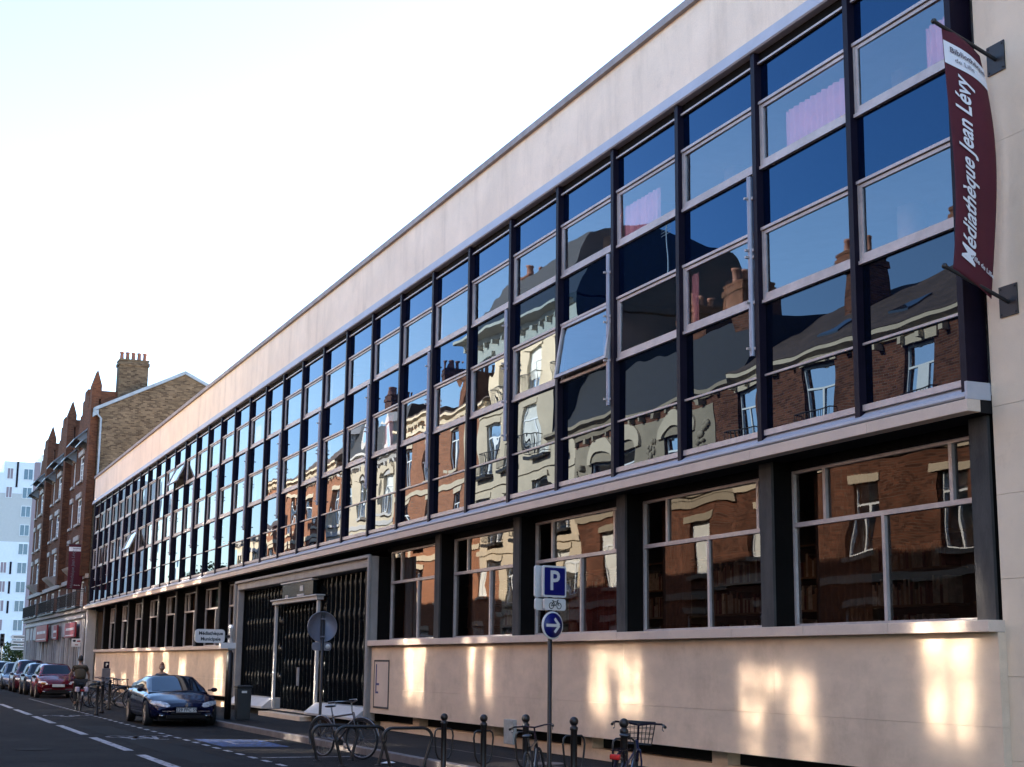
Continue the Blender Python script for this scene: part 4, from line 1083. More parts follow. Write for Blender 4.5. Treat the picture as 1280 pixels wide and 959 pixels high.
# parking meter
o = thing("parking_meter", "grey parking meter with a dark square head on the pavement", "parking meter", (-53.0, -1.6, 0.12))
b = MB(); b.box(-0.13,0.13,-0.16,0.16,0,1.18); bevel(b.build("body", mat("meter_grey_paint", (0.10,0.095,0.11), 0.5), o), 0.02)
b = MB(); b.box(-0.10,0.10,-0.11,0.11,1.182,1.46); hd = bevel(b.build("head", M_STEEL, o), 0.02)
b = MB(); add_text(b, "P", 0.2, sy_(0.0, 1.32, 0.102), extrude=0, bold=0.004); b.build("lettering", M_SWHITE, hd, fix=False)
# small white sign by the brick house
o = thing("house_sign", "small white sign with dark and red marks fixed beside the pale shopfront", "sign", (-74.6, -0.1, 0))
b = MB(); b.box(-0.03,0.0,-0.45,0.05,2.35,2.80); s_ = b.build("board", M_SWHITE, o)
b = MB(); b.ball((0.0,-0.30,2.68), (0.012,0.09,0.07), 12); b.build("dark_mark", M_IRON, s_)
b = MB(); b.box(0.0005,0.008,-0.16,0.02,2.62,2.70); b.box(0.0005,0.008,-0.25,-0.08,2.43,2.48); b.build("red_mark", M_REDSIGN, s_)
b = MB(); b.box(-0.03,0.0,0.05,0.16,2.5,2.56); b.build("bracket", M_IRON, o)
# direction signs and traffic light at the far crossing
o = thing("crossing_signs", "stack of white arrow direction signs at the far crossing", "road sign", (-112.5, 0.45, 0))
b = MB(); b.lathe([(0.06,0),(0.06,3.6)], (0,0,0), 10); b.build("post", M_GREYM, o)
for z in (2.5, 2.95, 3.35):
    b = MB(); b.prism([(-1.25,z),(-1.1,z-0.16),(0.1,z-0.16),(0.1,z+0.16),(-1.1,z+0.16)], 'x', 0.06, 0.1); pl_ = b.build("arrow_plate", M_SWHITE, o)
    b = MB(); b.box(0.101, 0.105, -1.0, 0.0, z-0.04, z+0.04); b.build("lettering", M_IRON, pl_)
o = thing("traffic_light", "dark traffic light on a post at the far crossing", "traffic light", (-113.0, -1.35, 0))
b = MB(); b.lathe([(0.06,0),(0.06,3.3)], (0,0,0), 10); b.build("post", M_IRON, o)
b = MB(); b.box(-0.12,0.15,-0.17,0.17,2.6,3.6); hd = bevel(b.build("head", M_IRON, o), 0.03)
for z in (2.77, 3.1, 3.43):
    b = MB(); b.lathe([(0.1,0.0),(0.08,0.02)], (0.151, 0, z), 14, axis='x'); b.build("lens", M_DARK, hd)
# fallen litter on the kerb
b = MB(); b.add([(-11.72,-2.86,0.01),(-11.55,-2.80,0.015),(-11.5,-2.66,0.03),(-11.66,-2.72,0.05)], [(0,1,2,3)]); b.add([(-11.72,-2.86,0.01),(-11.66,-2.72,0.05),(-11.8,-2.7,0.008)], [(0,1,2)])
prop(b.build("paper_scrap", M_SWHITE), "crumpled white paper scrap lying on the road near the bike stands", "litter")

# ================================================================ cars
M_TYRE = mat("tyre_rubber", (0.012,0.012,0.013), 0.8)
M_RIM = mat("alloy_rim", (0.42,0.36,0.30), 0.35, metal=0.7)
M_CGLASS = glass("car_window_glass", 1.27, None, True, wob=0.0, base=(0.006,0.008,0.012), spec_tint=(0.8,0.9,1.0))
M_LAMP = mat("headlamp_glass", (0.55,0.55,0.55), 0.15, metal=0.2, var=0.6, vscale=16)
M_CHROME = mat("chrome_trim", (0.6,0.6,0.62), 0.12, metal=0.95)
M_PLATE = mat("number_plate", (0.55,0.55,0.52), 0.5)
M_AMBER = mat("amber_lamp", (0.5,0.2,0.03), 0.3)
def lerp_tab(tab, x):
    for (xa, ya), (xb, yb) in zip(tab, tab[1:]):
        if (xa <= x <= xb) or (xb <= x <= xa):
            t = (x-xa)/(xb-xa); t2 = t
            return ya+(yb-ya)*t2
    return tab[0][1] if abs(x-tab[0][0]) < abs(x-tab[-1][0]) else tab[-1][1]
def smooth_tab(tab, x, r=0.10):
    return sum(lerp_tab(tab, x+d*r) for d in (-1,-0.5,0,0.5,1))/5
def car(label, loc, paint, L=4.69, Wd=1.81, H=1.445, kind='saloon', plate_txt=None, badge=False, group=None, detail=True):
    o = thing("parked_car", label, "car", loc, 0, group)
    h = L/2; hw = Wd/2
    xf, xr, R, zc = h-0.93, -h+1.0, 0.355, 0.315
    # belt (shoulder) height, roof line and plan width along the length; front is +x
    if kind == 'saloon':
        belt = [(-h,0.74),(-h+0.08,0.86),(-h+0.5,0.93),(-0.6,0.90),(h-1.45,0.83),(h-0.75,0.73),(h-0.25,0.60),(h-0.03,0.50),(h,0.40)]
        roof = [(-h+0.30,0.93),(-h+0.75,1.08),(-h+1.45,H-0.06),(-0.45,H),(0.10,H-0.025),(h-1.25,0.84)]
    else:
        belt = [(-h,0.70),(-h+0.04,0.95),(-h+0.3,1.0),(-0.3,0.98),(h-1.15,0.95),(h-0.6,0.86),(h-0.2,0.72),(h-0.02,0.6),(h,0.48)]
        roof = [(-h+0.06,1.0),(-h+0.35,H-0.12),(-h+0.75,H-0.02),(0.0,H),(0.35,H-0.05),(h-0.95,0.96)]
    plan = [(-h,0.80*hw),(-h+0.25,0.93*hw),(-h+0.9,hw),(0.0,hw),(h-0.9,0.99*hw),(h-0.4,0.93*hw),(h-0.12,0.84*hw),(h,0.76*hw)]
    N = 72
    xs = [h - L*(0.5-0.5*math.cos(math.pi*i/N))*1.0 for i in range(N+1)]
    xs = sorted(set(xs + [xf+R*math.cos(math.pi*q/12) for q in range(13)] + [xr+R*math.cos(math.pi*q/12) for q in range(13)]), reverse=True)
    def bend(x, y):
        fx = max(0.0, (x-(h-1.0))/1.0); rx = max(0.0, (-x-(h-0.7))/0.7)
        return x - 0.30*fx*(abs(y)/hw)**2.3 + 0.16*rx*(abs(y)/hw)**2.3
    def zb(x):
        z = 0.20 + (0.10*max(0,(abs(x)-h+0.3)/0.3))
        for xc in (xf, xr):
            if abs(x-xc) < R: z = max(z, zc+math.sqrt(max(0,R*R-(x-xc)**2)))
        return z
    rows = []
    for x in xs:
        w_ = smooth_tab(plan, x, 0.06); zt = smooth_tab(belt, x, 0.05); z0 = min(zb(x), zt-0.12)
        crown = 0.035 + 0.03*max(0, min(1, (x-(h-1.6))/0.6))
        prof = [(0.90*w_, z0), (0.965*w_, z0+0.03), (w_*0.99, z0+(zt-z0)*0.3), (w_, z0+(zt-z0)*0.58), (0.985*w_, z0+(zt-z0)*0.80), (0.945*w_, zt-0.035), (0.87*w_, zt), (0.6*w_, zt+crown*0.65), (0.3*w_, zt+crown*0.93), (0.0, zt+crown)]
        full = prof + [(-y, z) for y, z in prof[-2::-1]]
        rows.append([(bend(x, y), y, z) for y, z in full])
    b = MB(); k = len(rows[0])
    b.add([p for r_ in rows for p in r_], [(i*k+j, i*k+j+1, (i+1)*k+j+1, (i+1)*k+j) for i in range(len(rows)-1) for j in range(k-1)], 0, True)
    n = len(rows)-1
    b.add(rows[0], [tuple(range(k))], 0); b.add(rows[n], [tuple(range(k))[::-1]], 0)
    # greenhouse
    def gsec(x):
        zr = smooth_tab(roof, x, 0.06); zt = smooth_tab(belt, x, 0.05); w_ = smooth_tab(plan, x, 0.06)
        wb = 0.87*w_; t = max(0, min(1, (zr-zt)/0.42)); wr = wb - 0.19*t*hw/0.9
        return zr, zt, wb, wr
    gx = [roof[-1][0] - (roof[-1][0]-roof[0][0])*i/40 for i in range(41)]
    rows = []
    for x in gx:
        zr, zt, wb, wr = gsec(x)
        zr = max(zr, zt+0.01)
        prof = [(wb, zt-0.02), (wb-(wb-wr)*0.35, zt+(zr-zt)*0.42), (wr+0.03*(zr > zt+.1), zr-0.08*min(1,(zr-zt)/0.3)), (wr-0.06, zr-0.012), (wr*0.5, zr+0.012), (0, zr+0.018)]
        full = prof + [(-y, z) for y, z in prof[-2::-1]]
        rows.append([(x, y, z) for y, z in full])
    k = len(rows[0])
    b.add([p for r_ in rows for p in r_], [(i*k+j, i*k+j+1, (i+1)*k+j+1, (i+1)*k+j) for i in range(len(rows)-1) for j in range(k-1)], 0, True)
    b.build("body", paint, o)
    # windows set just proud of the body
    xa, xb = roof[-1][0]-0.06, roof[-2][0]+0.02
    g = MB(); vs = []; NX, NY = 10, 8
    for i in range(NX+1):
        x = xa+(xb-xa)*i/NX; zr, zt, wb, wr = gsec(x)
        for j in range(NY+1):
            y = (wr-0.09)*(2*j/NY-1); a = abs(y)
            z = zr+0.018-0.03*(a/max(0.1,wr-0.06))**2+0.008
            vs.append((x, y, max(z, zt+0.012)))
    g.add(vs, [(i*(NY+1)+j, i*(NY+1)+j+1, (i+1)*(NY+1)+j+1, (i+1)*(NY+1)+j) for i in range(NX) for j in range(NY)], 0, True); g.build("windscreen", M_CGLASS, o)
    for s in (-1, 1):
        segs = ((roof[-1][0]-0.42, 0.08), (0.0, -0.92), (-1.0, max(roof[0][0]+0.28, -1.62))) if kind == 'saloon' else ((roof[-1][0]-0.3, 0.08), (0.0, -0.85), (-0.93, roof[0][0]+0.42))
        for (p, q) in segs:
            if p - q < 0.15: continue
            g = MB(); vs = []; NX = 8
            for i in range(NX+1):
                x = p+(q-p)*i/NX; zr, zt, wb, wr = gsec(x)
                for t in (0.06, 0.25, 0.5, 0.85):
                    top = (zr-0.085); z = zt+0.015+(top-zt-0.015)*t
                    tt = (z-zt+0.02)/(top+0.005-zt+0.02)
                    y = wb-(wb-wr-0.03)*min(1,tt)*1.0 + 0.010 + 0.012*math.sin(math.pi*min(1,tt))
                    vs.append((x, s*y, z))
            g.add(vs, [(i*4+j, i*4+j+1, (i+1)*4+j+1, (i+1)*4+j) for i in range(NX) for j in range(3)], 0, True); g.build("side_window", M_CGLASS, o)
    # underbody, wheels
    u = MB(); u.box(-h+0.25, h-0.25, -hw*0.72, hw*0.72, 0.15, 0.5); u.build("underbody", M_BLACK, o)
    for xc in (xf, xr):
        for s in (-1, 1):
            t = MB(); y0 = s*(hw-0.20); prof = [(0.20,0),(0.30,0.0),(0.315,0.03),(0.315,0.17),(0.30,0.20),(0.21,0.20),(0.20,0.17)]
            t.lathe([(r_, d*s) for r_, d in prof], (xc, y0, 0.315), 26, axis='y'); wl = t.build("wheel", M_TYRE, o)
            rm = MB(); yy = y0+s*0.185
            rm.lathe([(0.205,0.0),(0.205,0.008*s),(0.175,0.008*s),(0.17,-0.03*s)], (xc,yy,0.315), 24, axis='y')
            for q in range(7):
                a = 2*math.pi*q/7; rm.tube([(xc+0.04*math.cos(a),yy,0.315+0.04*math.sin(a)),(xc+0.19*math.cos(a),yy,0.315+0.19*math.sin(a))], 0.02, 5)
            rm.ball((xc,yy,0.315), (0.05,0.02,0.05), 8); rm.build("rim", M_RIM, wl)
    # lamps, grille, plate, mirrors, handles
    for s in (-1, 1):
        l = MB(); vs = []; NX, NZ = 8, 4
        for i in range(NX+1):
            t = i/NX; y = s*(0.40*hw + 0.545*hw*t*0.97)
            xx = bend(h-0.06-0.30*max(0,t-0.3)**1.3, y)+0.045
            zc_ = (0.515 if kind == 'saloon' else 0.60)+0.085*t; hh = 0.036+0.026*math.sin(math.pi*min(1,t*0.9+0.05))
            for j in range(NZ+1):
                v = j/NZ*2-1; vs.append((xx-0.05*(v+1)*0.9 + 0.02*(1-v*v), y, zc_+hh*v))
        l.add(vs, [(i*(NZ+1)+j, i*(NZ+1)+j+1, (i+1)*(NZ+1)+j+1, (i+1)*(NZ+1)+j) for i in range(NX) for j in range(NZ)], 0, True)
        l.build("headlight", M_LAMP, o)
        m_ = MB(); m_.ball((h-1.35 if kind == 'saloon' else h-1.15, s*(hw+0.06), 0.90), (0.075,0.09,0.06), 10); m_.box(h-1.38 if kind == 'saloon' else h-1.18, h-1.31 if kind == 'saloon' else h-1.1, s*(hw-0.10), s*(hw+0.05), 0.87, 0.91)
        m_.build("mirror", M_STEEL, o)
        f = MB(); f.ball((bend(h-0.12, s*0.62*hw)+0.02, s*0.62*hw, 0.27), (0.045,0.10,0.035), 10); f.build("fog_lamp", M_CHROME, o)
        if detail:
            for xx in (-0.15, -1.05):
                d = MB(); d.box(xx-0.10, xx+0.10, s*(hw-0.012), s*(hw+0.018), 0.72, 0.75); d.build("door_handle", paint, o)
    gr = MB(); gr.box(h-0.07, h+0.012, -0.42*hw, 0.42*hw, 0.31, 0.355); gr.box(h-0.07, h+0.015, -0.55*hw, 0.55*hw, 0.21, 0.29); gr.build("grille", M_BLACK, o)
    for s in (-1, 1):
        tr = MB(); tr.box(h-0.09, h+0.012-0.02, s*0.33*hw, s*0.66*hw, 0.375, 0.395)
        tr.build("bumper_trim", M_CHROME, o)
    pl_ = MB(); zp_ = 0.36 if kind == 'saloon' else 0.475; pl_.box(h+0.002, h+0.022, -0.26, 0.26, zp_, zp_+0.11); p_ = bevel(pl_.build("number_plate", M_PLATE, o), 0.004)
    if plate_txt:
        t = MB(); add_text(t, plate_txt, 0.115, lambda v: (h+0.0235, v.x, zp_+0.055+v.y), extrude=0, bold=0.003); t.build("lettering", M_IRON, p_, fix=False)
    if badge:
        bd = MB(); bd.prism([(0,0.60),(0.045,0.535),(0,0.47),(-0.045,0.535)], 'x', h-0.05, h+0.012); bd.build("badge", M_CHROME, o)
    for v in o.children:
        if v.name.startswith("body"):
            pass
    return o
def paint(name, c): return mat(name, c, 0.13, var=0.05, spec=0.42)
P_NAVY = paint("navy_paint", (0.0025,0.004,0.026)); P_RED = paint("red_paint", (0.09,0.004,0.008)); P_DK = paint("black_blue_paint", (0.012,0.016,0.035)); P_GREY = paint("silver_blue_paint", (0.10,0.13,0.18)); P_WINE = paint("wine_paint", (0.06,0.006,0.014)); P_TEAL = paint("grey_green_paint", (0.05,0.065,0.07))
main_car = car("dark blue saloon parked in the bay in front of the entrance", (-28.62, -3.30, 0), P_NAVY, H=1.25, plate_txt="229 FFC 59", badge=True)
st = MB(); st.box(-0.06,0.06,-0.003,0.003,-0.03,0.03)
row = [("red hatchback with lit looking orange lamp, partly hidden by the cyclist", P_RED, -57.2, 3.9, 'hatch', 1.45), ("black blue hatchback second in the row behind the cyclist", P_DK, -62.6, 4.0, 'hatch', 1.47),
       ("wine red people carrier parked third in the row of cars", P_WINE, -68.6, 4.3, 'hatch', 1.60), ("silver blue saloon parked fourth in the row of cars", P_GREY, -76.2, 4.5, 'saloon', 1.44),
       ("grey green saloon parked fifth in the row of cars", P_TEAL, -84.0, 4.5, 'saloon', 1.46), ("dark car parked last in the row by the far corner", P_DK, -91.5, 4.2, 'hatch', 1.5)]
for lb, pt_, x, L, kd, H in row:
    c = car(lb, (x, -3.25, 0), pt_, L, 1.74, H, kd, group="cars parked in a row along the kerb", detail=False)
b = MB(); b.ball((57.2*0+1.78, -0.60, 0.62), (0.06,0.14,0.05), 10)
for o_ in S.objects:
    if o_.get("label", "").startswith("red hatchback"): b.build("indicator", M_AMBER, o_)

# ================================================================ bicycles
M_SILV = mat("silver_bike_paint", (0.13,0.13,0.14), 0.25, metal=0.7)
M_BIKEB = mat("dark_blue_bike_paint", (0.012,0.02,0.07), 0.3, coat=0.6)
M_BIKEK = mat("black_bike_paint", (0.010,0.010,0.012), 0.35, coat=0.4)
M_REDL = mat("red_lamp", (0.35,0.01,0.01), 0.25)
M_SPOKE = mat("steel_spokes", (0.2,0.2,0.21), 0.3, metal=0.9)
def bicycle(label, loc, rz, paint_m, guard_m=None, basket=False, lamp=False, rack=False, lean=0.0, group=None, fine=True, saddle=True, steer=0.0, step=False):
    o = thing("bicycle", label, "bicycle", loc, rz, group)
    o.rotation_euler = (lean, 0, rz)
    R = 0.335; xr, xf = -0.52, 0.55
    cs, sn = math.cos(steer), math.sin(steer)
    def fk(p):            # turns the fork, front wheel and bars about the head
        x, y, z = p; dx = x-0.42
        return (0.42+dx*cs-y*sn, dx*sn+y*cs, z)
    for xc, tr in ((xr, lambda p: p), (xf, fk)):
        w_ = MB(); n = 28
        w_.tube([tr((xc+R*math.cos(2*math.pi*q/n), 0, R+0.005+R*math.sin(2*math.pi*q/n)*0.985)) for q in range(n)], 0.019, 7, closed=True)
        wh = w_.build("wheel", M_TYRE, o)
        s_ = MB(); r2 = R-0.025
        s_.tube([tr((xc+r2*math.cos(2*math.pi*q/n), 0, R+0.005+r2*math.sin(2*math.pi*q/n))) for q in range(n)], 0.009, 5, closed=True)
        for q in range(18 if fine else 8):
            a = 2*math.pi*q/(18 if fine else 8); sd = 0.025*(1 if q % 2 else -1)
            s_.tube([tr((xc+0.02*math.cos(a+0.9), sd, R+0.02*math.sin(a+0.9))), tr((xc+r2*math.cos(a), 0, R+r2*math.sin(a)))], 0.002 if fine else 0.004, 3, cap=False)
        s_.tube([tr((xc,-0.05,R)), tr((xc,0.05,R))], 0.02, 8); s_.build("rim", M_SPOKE, wh)
        if guard_m:
            g_ = MB(); a0, a1 = (20, 200) if xc < 0 else (10, 140)
            g_.tube([tr((xc+(R+0.035)*math.cos(math.radians(a)), 0, R+(R+0.035)*math.sin(math.radians(a)))) for a in range(a0, a1+1, 10)], 0.022, 6); g_.build("mudguard", guard_m, o)
    f = MB(); bb = (-0.08,0,0.29); st_ = (-0.22,0,0.74); hd_t = (0.36,0,0.80); hd_b = (0.40,0,0.68)
    f.tube([bb, st_], 0.017, 8); f.tube([bb, hd_b], 0.02, 8)
    f.tube([(-0.16,0,0.55) if step else (-0.205,0,0.70), (0.365,0,0.77) if not step else (0.39,0,0.70)], 0.017, 8); f.tube([hd_t, hd_b], 0.022, 8)
    for s in (-0.055, 0.055):
        f.tube([bb, (xr,s,R)], 0.010, 6); f.tube([(-0.2,0,0.68), (xr,s,R)], 0.009, 6)
    f.build("frame", paint_m, o)
    k = MB()
    for s in (-0.055, 0.055): k.tube([fk((0.405,s*0.6,0.68)), fk((0.45,s,0.55)), fk((xf,s,R))], 0.011, 6)
    k.tube([fk((0.405,-0.04,0.685)), fk((0.405,0.04,0.685))], 0.013, 6); k.build("fork", paint_m, o)
    hb = MB(); hb.tube([fk((0.355,0,0.80)), fk((0.335,0,0.97))], 0.013, 7)
    hb.tube([fk((0.10,-0.30,0.98)), fk((0.25,-0.27,1.0)), fk((0.36,-0.14,0.995)), fk((0.37,0,0.97)), fk((0.36,0.14,0.995)), fk((0.25,0.27,1.0)), fk((0.10,0.30,0.98))], 0.012, 7); hbo = hb.build("handlebar", M_STEEL if paint_m is not M_SILV else M_SPOKE, o)
    for s in (-1, 1):
        gp = MB(); gp.tube([fk((0.07,0.305*s,0.978)), fk((0.19,0.288*s,0.99))], 0.018, 7); gp.tube([fk((0.22,0.282*s,0.99)), fk((0.21,0.275*s,0.94)), fk((0.13,0.29*s,0.93))], 0.006, 4)
        gp.build("grip", M_BIKEK, hbo)
    if saddle:
        sp_ = MB(); sp_.tube([st_, (-0.25,0,0.86)], 0.013, 7); sp_.build("seat_post", M_SPOKE, o)
        sa = MB(); sa.add([(-0.40,-0.09,0.90),(-0.40,0.09,0.90),(-0.30,0.085,0.915),(-0.30,-0.085,0.915),(-0.15,0.03,0.90),(-0.15,-0.03,0.90),(-0.10,0.0,0.885),(-0.40,-0.08,0.85),(-0.40,0.08,0.85),(-0.28,0.05,0.86),(-0.28,-0.05,0.86),(-0.13,0,0.865)],
              [(0,1,2,3),(3,2,4,5),(5,4,6),(7,10,9,8),(10,11,9),(0,7,8,1),(1,8,9,2),(2,9,11,4),(4,11,6),(6,11,5),(5,11,10,3),(3,10,7,0)], 0, True)
        sb = sa.build("saddle", M_BIKEK, o); sub = sb.modifiers.new("soft", 'SUBSURF'); sub.levels = 1; sub.render_levels = 2
    c = MB(); c.lathe([(0.09,0.0),(0.09,0.006),(0.02,0.01)], (-0.08,0.055,0.29), 20, axis='y')
    c.tube([(-0.08,0.07,0.29),(0.03,0.085,0.16)], 0.009, 6); c.tube([(-0.08,-0.06,0.29),(-0.19,-0.075,0.42)], 0.009, 6); c.box(-0.01,0.07,0.085,0.17,0.15,0.17); c.box(-0.23,-0.15,-0.16,-0.075,0.41,0.43); c.build("crank", M_SPOKE, o)
    if rack:
        r_ = MB()
        for s in (-0.06, 0, 0.06): r_.tube([(-0.26,s,0.735),(-0.78,s,0.735)], 0.006, 5)
        for s in (-0.07, 0.07): r_.tube([(-0.70,s*0.9,0.735),(xr,s,R)], 0.006, 5)
        r_.tube([(-0.78,-0.06,0.735),(-0.78,0.06,0.735)], 0.006, 5); ro = r_.build("rear_rack", M_STEEL, o)
    if lamp:
        l = MB(); l.box(-0.84,-0.79,-0.06,0.06,0.64,0.70); bevel(l.build("rear_lamp", M_REDL, o), 0.012)
    if basket:
        b_ = MB(); x0, x1, y0, y1, z0, z1 = 0.50, 0.80, -0.19, 0.19, 0.74, 0.99
        def rectp(z, e): return [fk((x0-e,y0-e,z)), fk((x1+e,y0-e,z)), fk((x1+e,y1+e,z)), fk((x0-e,y1+e,z))]
        b_.tube(rectp(z1,0.015), 0.010, 6, closed=True)
        for t in (0.0, 0.25, 0.5, 0.75): b_.tube(rectp(z0+(z1-z0)*t, -0.03+0.045*t), 0.004, 4, closed=True)
        for q in range(9):
            t = q/8
            for (pa, pb) in (((x0,y0),(x1,y0)), ((x0,y1),(x1,y1)), ((x0,y0),(x0,y1)), ((x1,y0),(x1,y1))):
                xx, yy = pa[0]+(pb[0]-pa[0])*t, pa[1]+(pb[1]-pa[1])*t; cx, cy = (x0+x1)/2, (y0+y1)/2
                b_.tube([fk((cx+(xx-cx)*0.85, cy+(yy-cy)*0.87, z0)), fk((cx+(xx-cx)*1.06, cy+(yy-cy)*1.05, z1))], 0.004, 4)
        for q in range(6): b_.tube([fk((x0+0.03+(x1-x0-0.06)*q/5,y0+0.03,z0)), fk((x0+0.03+(x1-x0-0.06)*q/5,y1-0.03,z0))], 0.004, 4)
        b_.build("basket", M_IRON, o)
    return o
bicycle("silver bicycle with pale mudguards locked in the bike stands", (-13.35, -3.05, 0), math.radians(22), M_SILV, M_SILV, lean=0.06, steer=0.25)
b2_ = bicycle("black bicycle leaning on the bollard left of the parking post", (-4.75, -3.1, 0), math.radians(147), M_BIKEK, lean=-0.10, saddle=True)
b2_.scale = (0.9, 0.9, 0.9)
bicycle("black and blue city bicycle with wire basket and red rear lamp on the right", (-3.0, -2.75, 0), math.radians(141), M_BIKEB, M_STEEL, basket=True, lamp=True, rack=True, lean=0.05, step=True, steer=0.2)
bb_ = bicycle("dark bicycle nearest the blue saloon in the crowded stands", (-40.6, -2.95, 0), math.radians(75), M_BIKEK, None, fine=False, group="bicycles parked behind the cyclist")
for k, (x, y, a, lb) in enumerate(((-42.2,-3.05,100,"dark bicycle second in the crowd beside the cyclist"), (-43.9,-2.95,82,"dark bicycle third in the crowd beside the cyclist"), (-45.6,-3.05,97,"dark bicycle deepest in the crowd by the red hatchback"))):
    c = copy_tree(bb_); c.location = (x, y, 0); c.rotation_euler = (0.05*(-1)**k, 0, math.radians(a)); c["label"] = lb

# ================================================================ people
M_SKIN = mat("skin", (0.34,0.19,0.13), 0.6, var=0.06)
M_HAIR = mat("dark_hair", (0.018,0.012,0.010), 0.7, var=0.3, vscale=20)
M_HAIRR = mat("red_brown_hair", (0.14,0.04,0.02), 0.7, var=0.3, vscale=20)
M_OLIVE = mat("olive_brown_cloth", (0.060,0.042,0.022), 0.9, var=0.15, bump=0.002, bscale=40)
M_TROU = mat("dark_trousers", (0.020,0.018,0.017), 0.9, var=0.15)
M_GREYC = mat("dark_grey_blue_top", (0.045,0.05,0.065), 0.9, var=0.15)
def skin(name, pts, edges, m, parent, root=0, sub=2):
    """A limb-and-body surface grown round a skeleton: pts are (x, y, z, rx, ry)."""
    me = bpy.data.meshes.new(name); me.from_pydata([p[:3] for p in pts], edges, [])
    o = bpy.data.objects.new(name, me); COL.objects.link(o); o.parent = parent
    sk = o.modifiers.new("skin", 'SKIN'); sk.use_smooth_shade = True
    ly = me.skin_vertices[0].data if me.skin_vertices else None
    if ly is None:
        bm = bmesh.new(); bm.from_mesh(me); bm.verts.layers.skin.verify(); bm.to_mesh(me); bm.free(); ly = me.skin_vertices[0].data
    for i, p in enumerate(pts):
        ly[i].radius = (p[3], p[4] if len(p) > 4 else p[3]); ly[i].use_root = (i == root)
    sb = o.modifiers.new("smooth", 'SUBSURF'); sb.levels = sub; sb.render_levels = sub
    me.materials.append(m)
    return o
def hand(name_parent, wrist, d, up, side, m):
    """Five short fingers and a palm, curled."""
    d = Vector(d).normalized(); up = Vector(up).normalized(); sd = d.cross(up).normalized()*side
    w0 = Vector(wrist)
    pts = [(*w0, 0.022, 0.022), (*(w0+d*0.045), 0.024, 0.034), (*(w0+d*0.085), 0.020, 0.036)]; ed = [(0,1),(1,2)]
    for k in range(4):
        b0 = w0+d*0.09+sd*(0.03-0.02*k); ln = (0.030,0.034,0.032,0.025)[k]
        i = len(pts)
        pts += [(*b0,0.0095,0.0095), (*(b0+d*ln-up*0.012),0.009,0.009), (*(b0+d*ln*1.3-up*0.04),0.008,0.008)]; ed += [(2,i),(i,i+1),(i+1,i+2)]
    i = len(pts); t0 = w0+d*0.04+sd*0.04
    pts += [(*t0,0.011,0.011), (*(t0+d*0.03+sd*0.012-up*0.02),0.010,0.010)]; ed += [(1,i),(i,i+1)]
    return skin("hand", pts, ed, m, name_parent)
def head(parent, c, fwd, m_skin, m_hair, bun=False):
    f = Vector(fwd).normalized(); r_ = f.cross(Vector((0,0,1))).normalized(); c = Vector(c)
    def Q(a, b, h): return tuple(c + f*a + r_*b + Vector((0,0,h)))
    hm = MB(); n, k = 16, 14; vs = []
    for i in range(k+1):
        ph = math.pi*i/k
        for j in range(n):
            q = 2*math.pi*j/n
            a, b, h = 0.098*math.sin(ph)*math.cos(q), 0.076*math.sin(ph)*math.sin(q), 0.118*math.cos(ph)
            if h < -0.02: b *= 1-0.25*min(1, (-h-0.02)/0.1)
            if h < -0.03 and a < 0: a *= 0.75
            if a > 0.05: a += 0.022*max(0, 1-abs(b)/0.016)*max(0, 1-abs(h+0.018)/0.035)
            vs.append(Q(a, b, h))
    hm.add(vs, [(i*n+j, i*n+(j+1) % n, (i+1)*n+(j+1) % n, (i+1)*n+j) for i in range(k) for j in range(n)], 0, True)
    for s in (-1, 1): hm.ball(Q(-0.005, s*0.077, -0.01), (0.018,0.018,0.03), 8)
    for s in (-1, 1): hm.ball(Q(0.083, s*0.030, 0.005), 0.012, 8, 1)
    hm.box(*sum([[v-0.001, v+0.001] for v in Q(0.0,0.0,-0.05)], []), 0)
    ho = hm.build("head", [m_skin, M_WHITE], parent)
    hr = MB(); vs = []
    for i in range(10):
        ph = math.pi*0.62*i/9
        for j in range(n):
            q = 2*math.pi*j/n; lim = 0.5 if math.cos(q) > 0.3 else 1.0
            p2 = ph*lim + 0.0
            rr = 1.10 + 0.04*math.sin(5*q+i)
            vs.append(Q(0.098*rr*math.sin(p2)*math.cos(q)-0.006, 0.077*rr*math.sin(p2)*math.sin(q), 0.118*rr*math.cos(p2)+0.004))
    hr.add(vs, [(i*n+j, i*n+(j+1) % n, (i+1)*n+(j+1) % n, (i+1)*n+j) for i in range(9) for j in range(n)], 0, True)
    if bun: hr.ball(Q(-0.07,0,0.115), 0.048, 10)
    hr.build("hair", m_hair, parent)
    return ho
# cyclist riding away
CY = (-38.6, -4.45, 0)
cb = bicycle("bicycle ridden by the cyclist, with white rear light and pale saddle bags", CY, math.pi, M_BIKEK, M_STEEL, rack=True, lamp=True, fine=True)
bm_ = MB(); bm_.box(-0.80,-0.42,-0.19,-0.08,0.62,0.78); bm_.box(-0.80,-0.42,0.08,0.19,0.62,0.78); bevel(bm_.build("saddle_bag", mat("pale_pink_bag", (0.55,0.45,0.50), 0.7), cb), 0.03)
bm_ = MB(); bm_.box(-0.86,-0.84,-0.025,0.025,0.44,0.62); bm_.build("reflector", M_SWHITE, cb)
pr_ = thing("person", "person in an olive brown top riding a bicycle away down the street", "person", CY, math.pi)
H_ = 0.93   # saddle height
hip, sho, nk = (-0.24,0,0.98), (0.0,0,1.40), (0.04,0,1.50)
body = [(*hip,0.11,0.10), (-0.15,0,1.15,0.11,0.09), (-0.05,0,1.32,0.12,0.09), (0.02,0,1.43,0.08,0.065), (0.05,0,1.50,0.052,0.052), (0.065,0,1.56,0.05,0.05)]
ed = [(0,1),(1,2),(2,3),(3,4),(4,5)]
def limb(lst, a):
    i = len(body)
    for p in lst: body.append(p)
    ed.append((a,i)); ed.extend((i+q,i+q+1) for q in range(len(lst)-1))
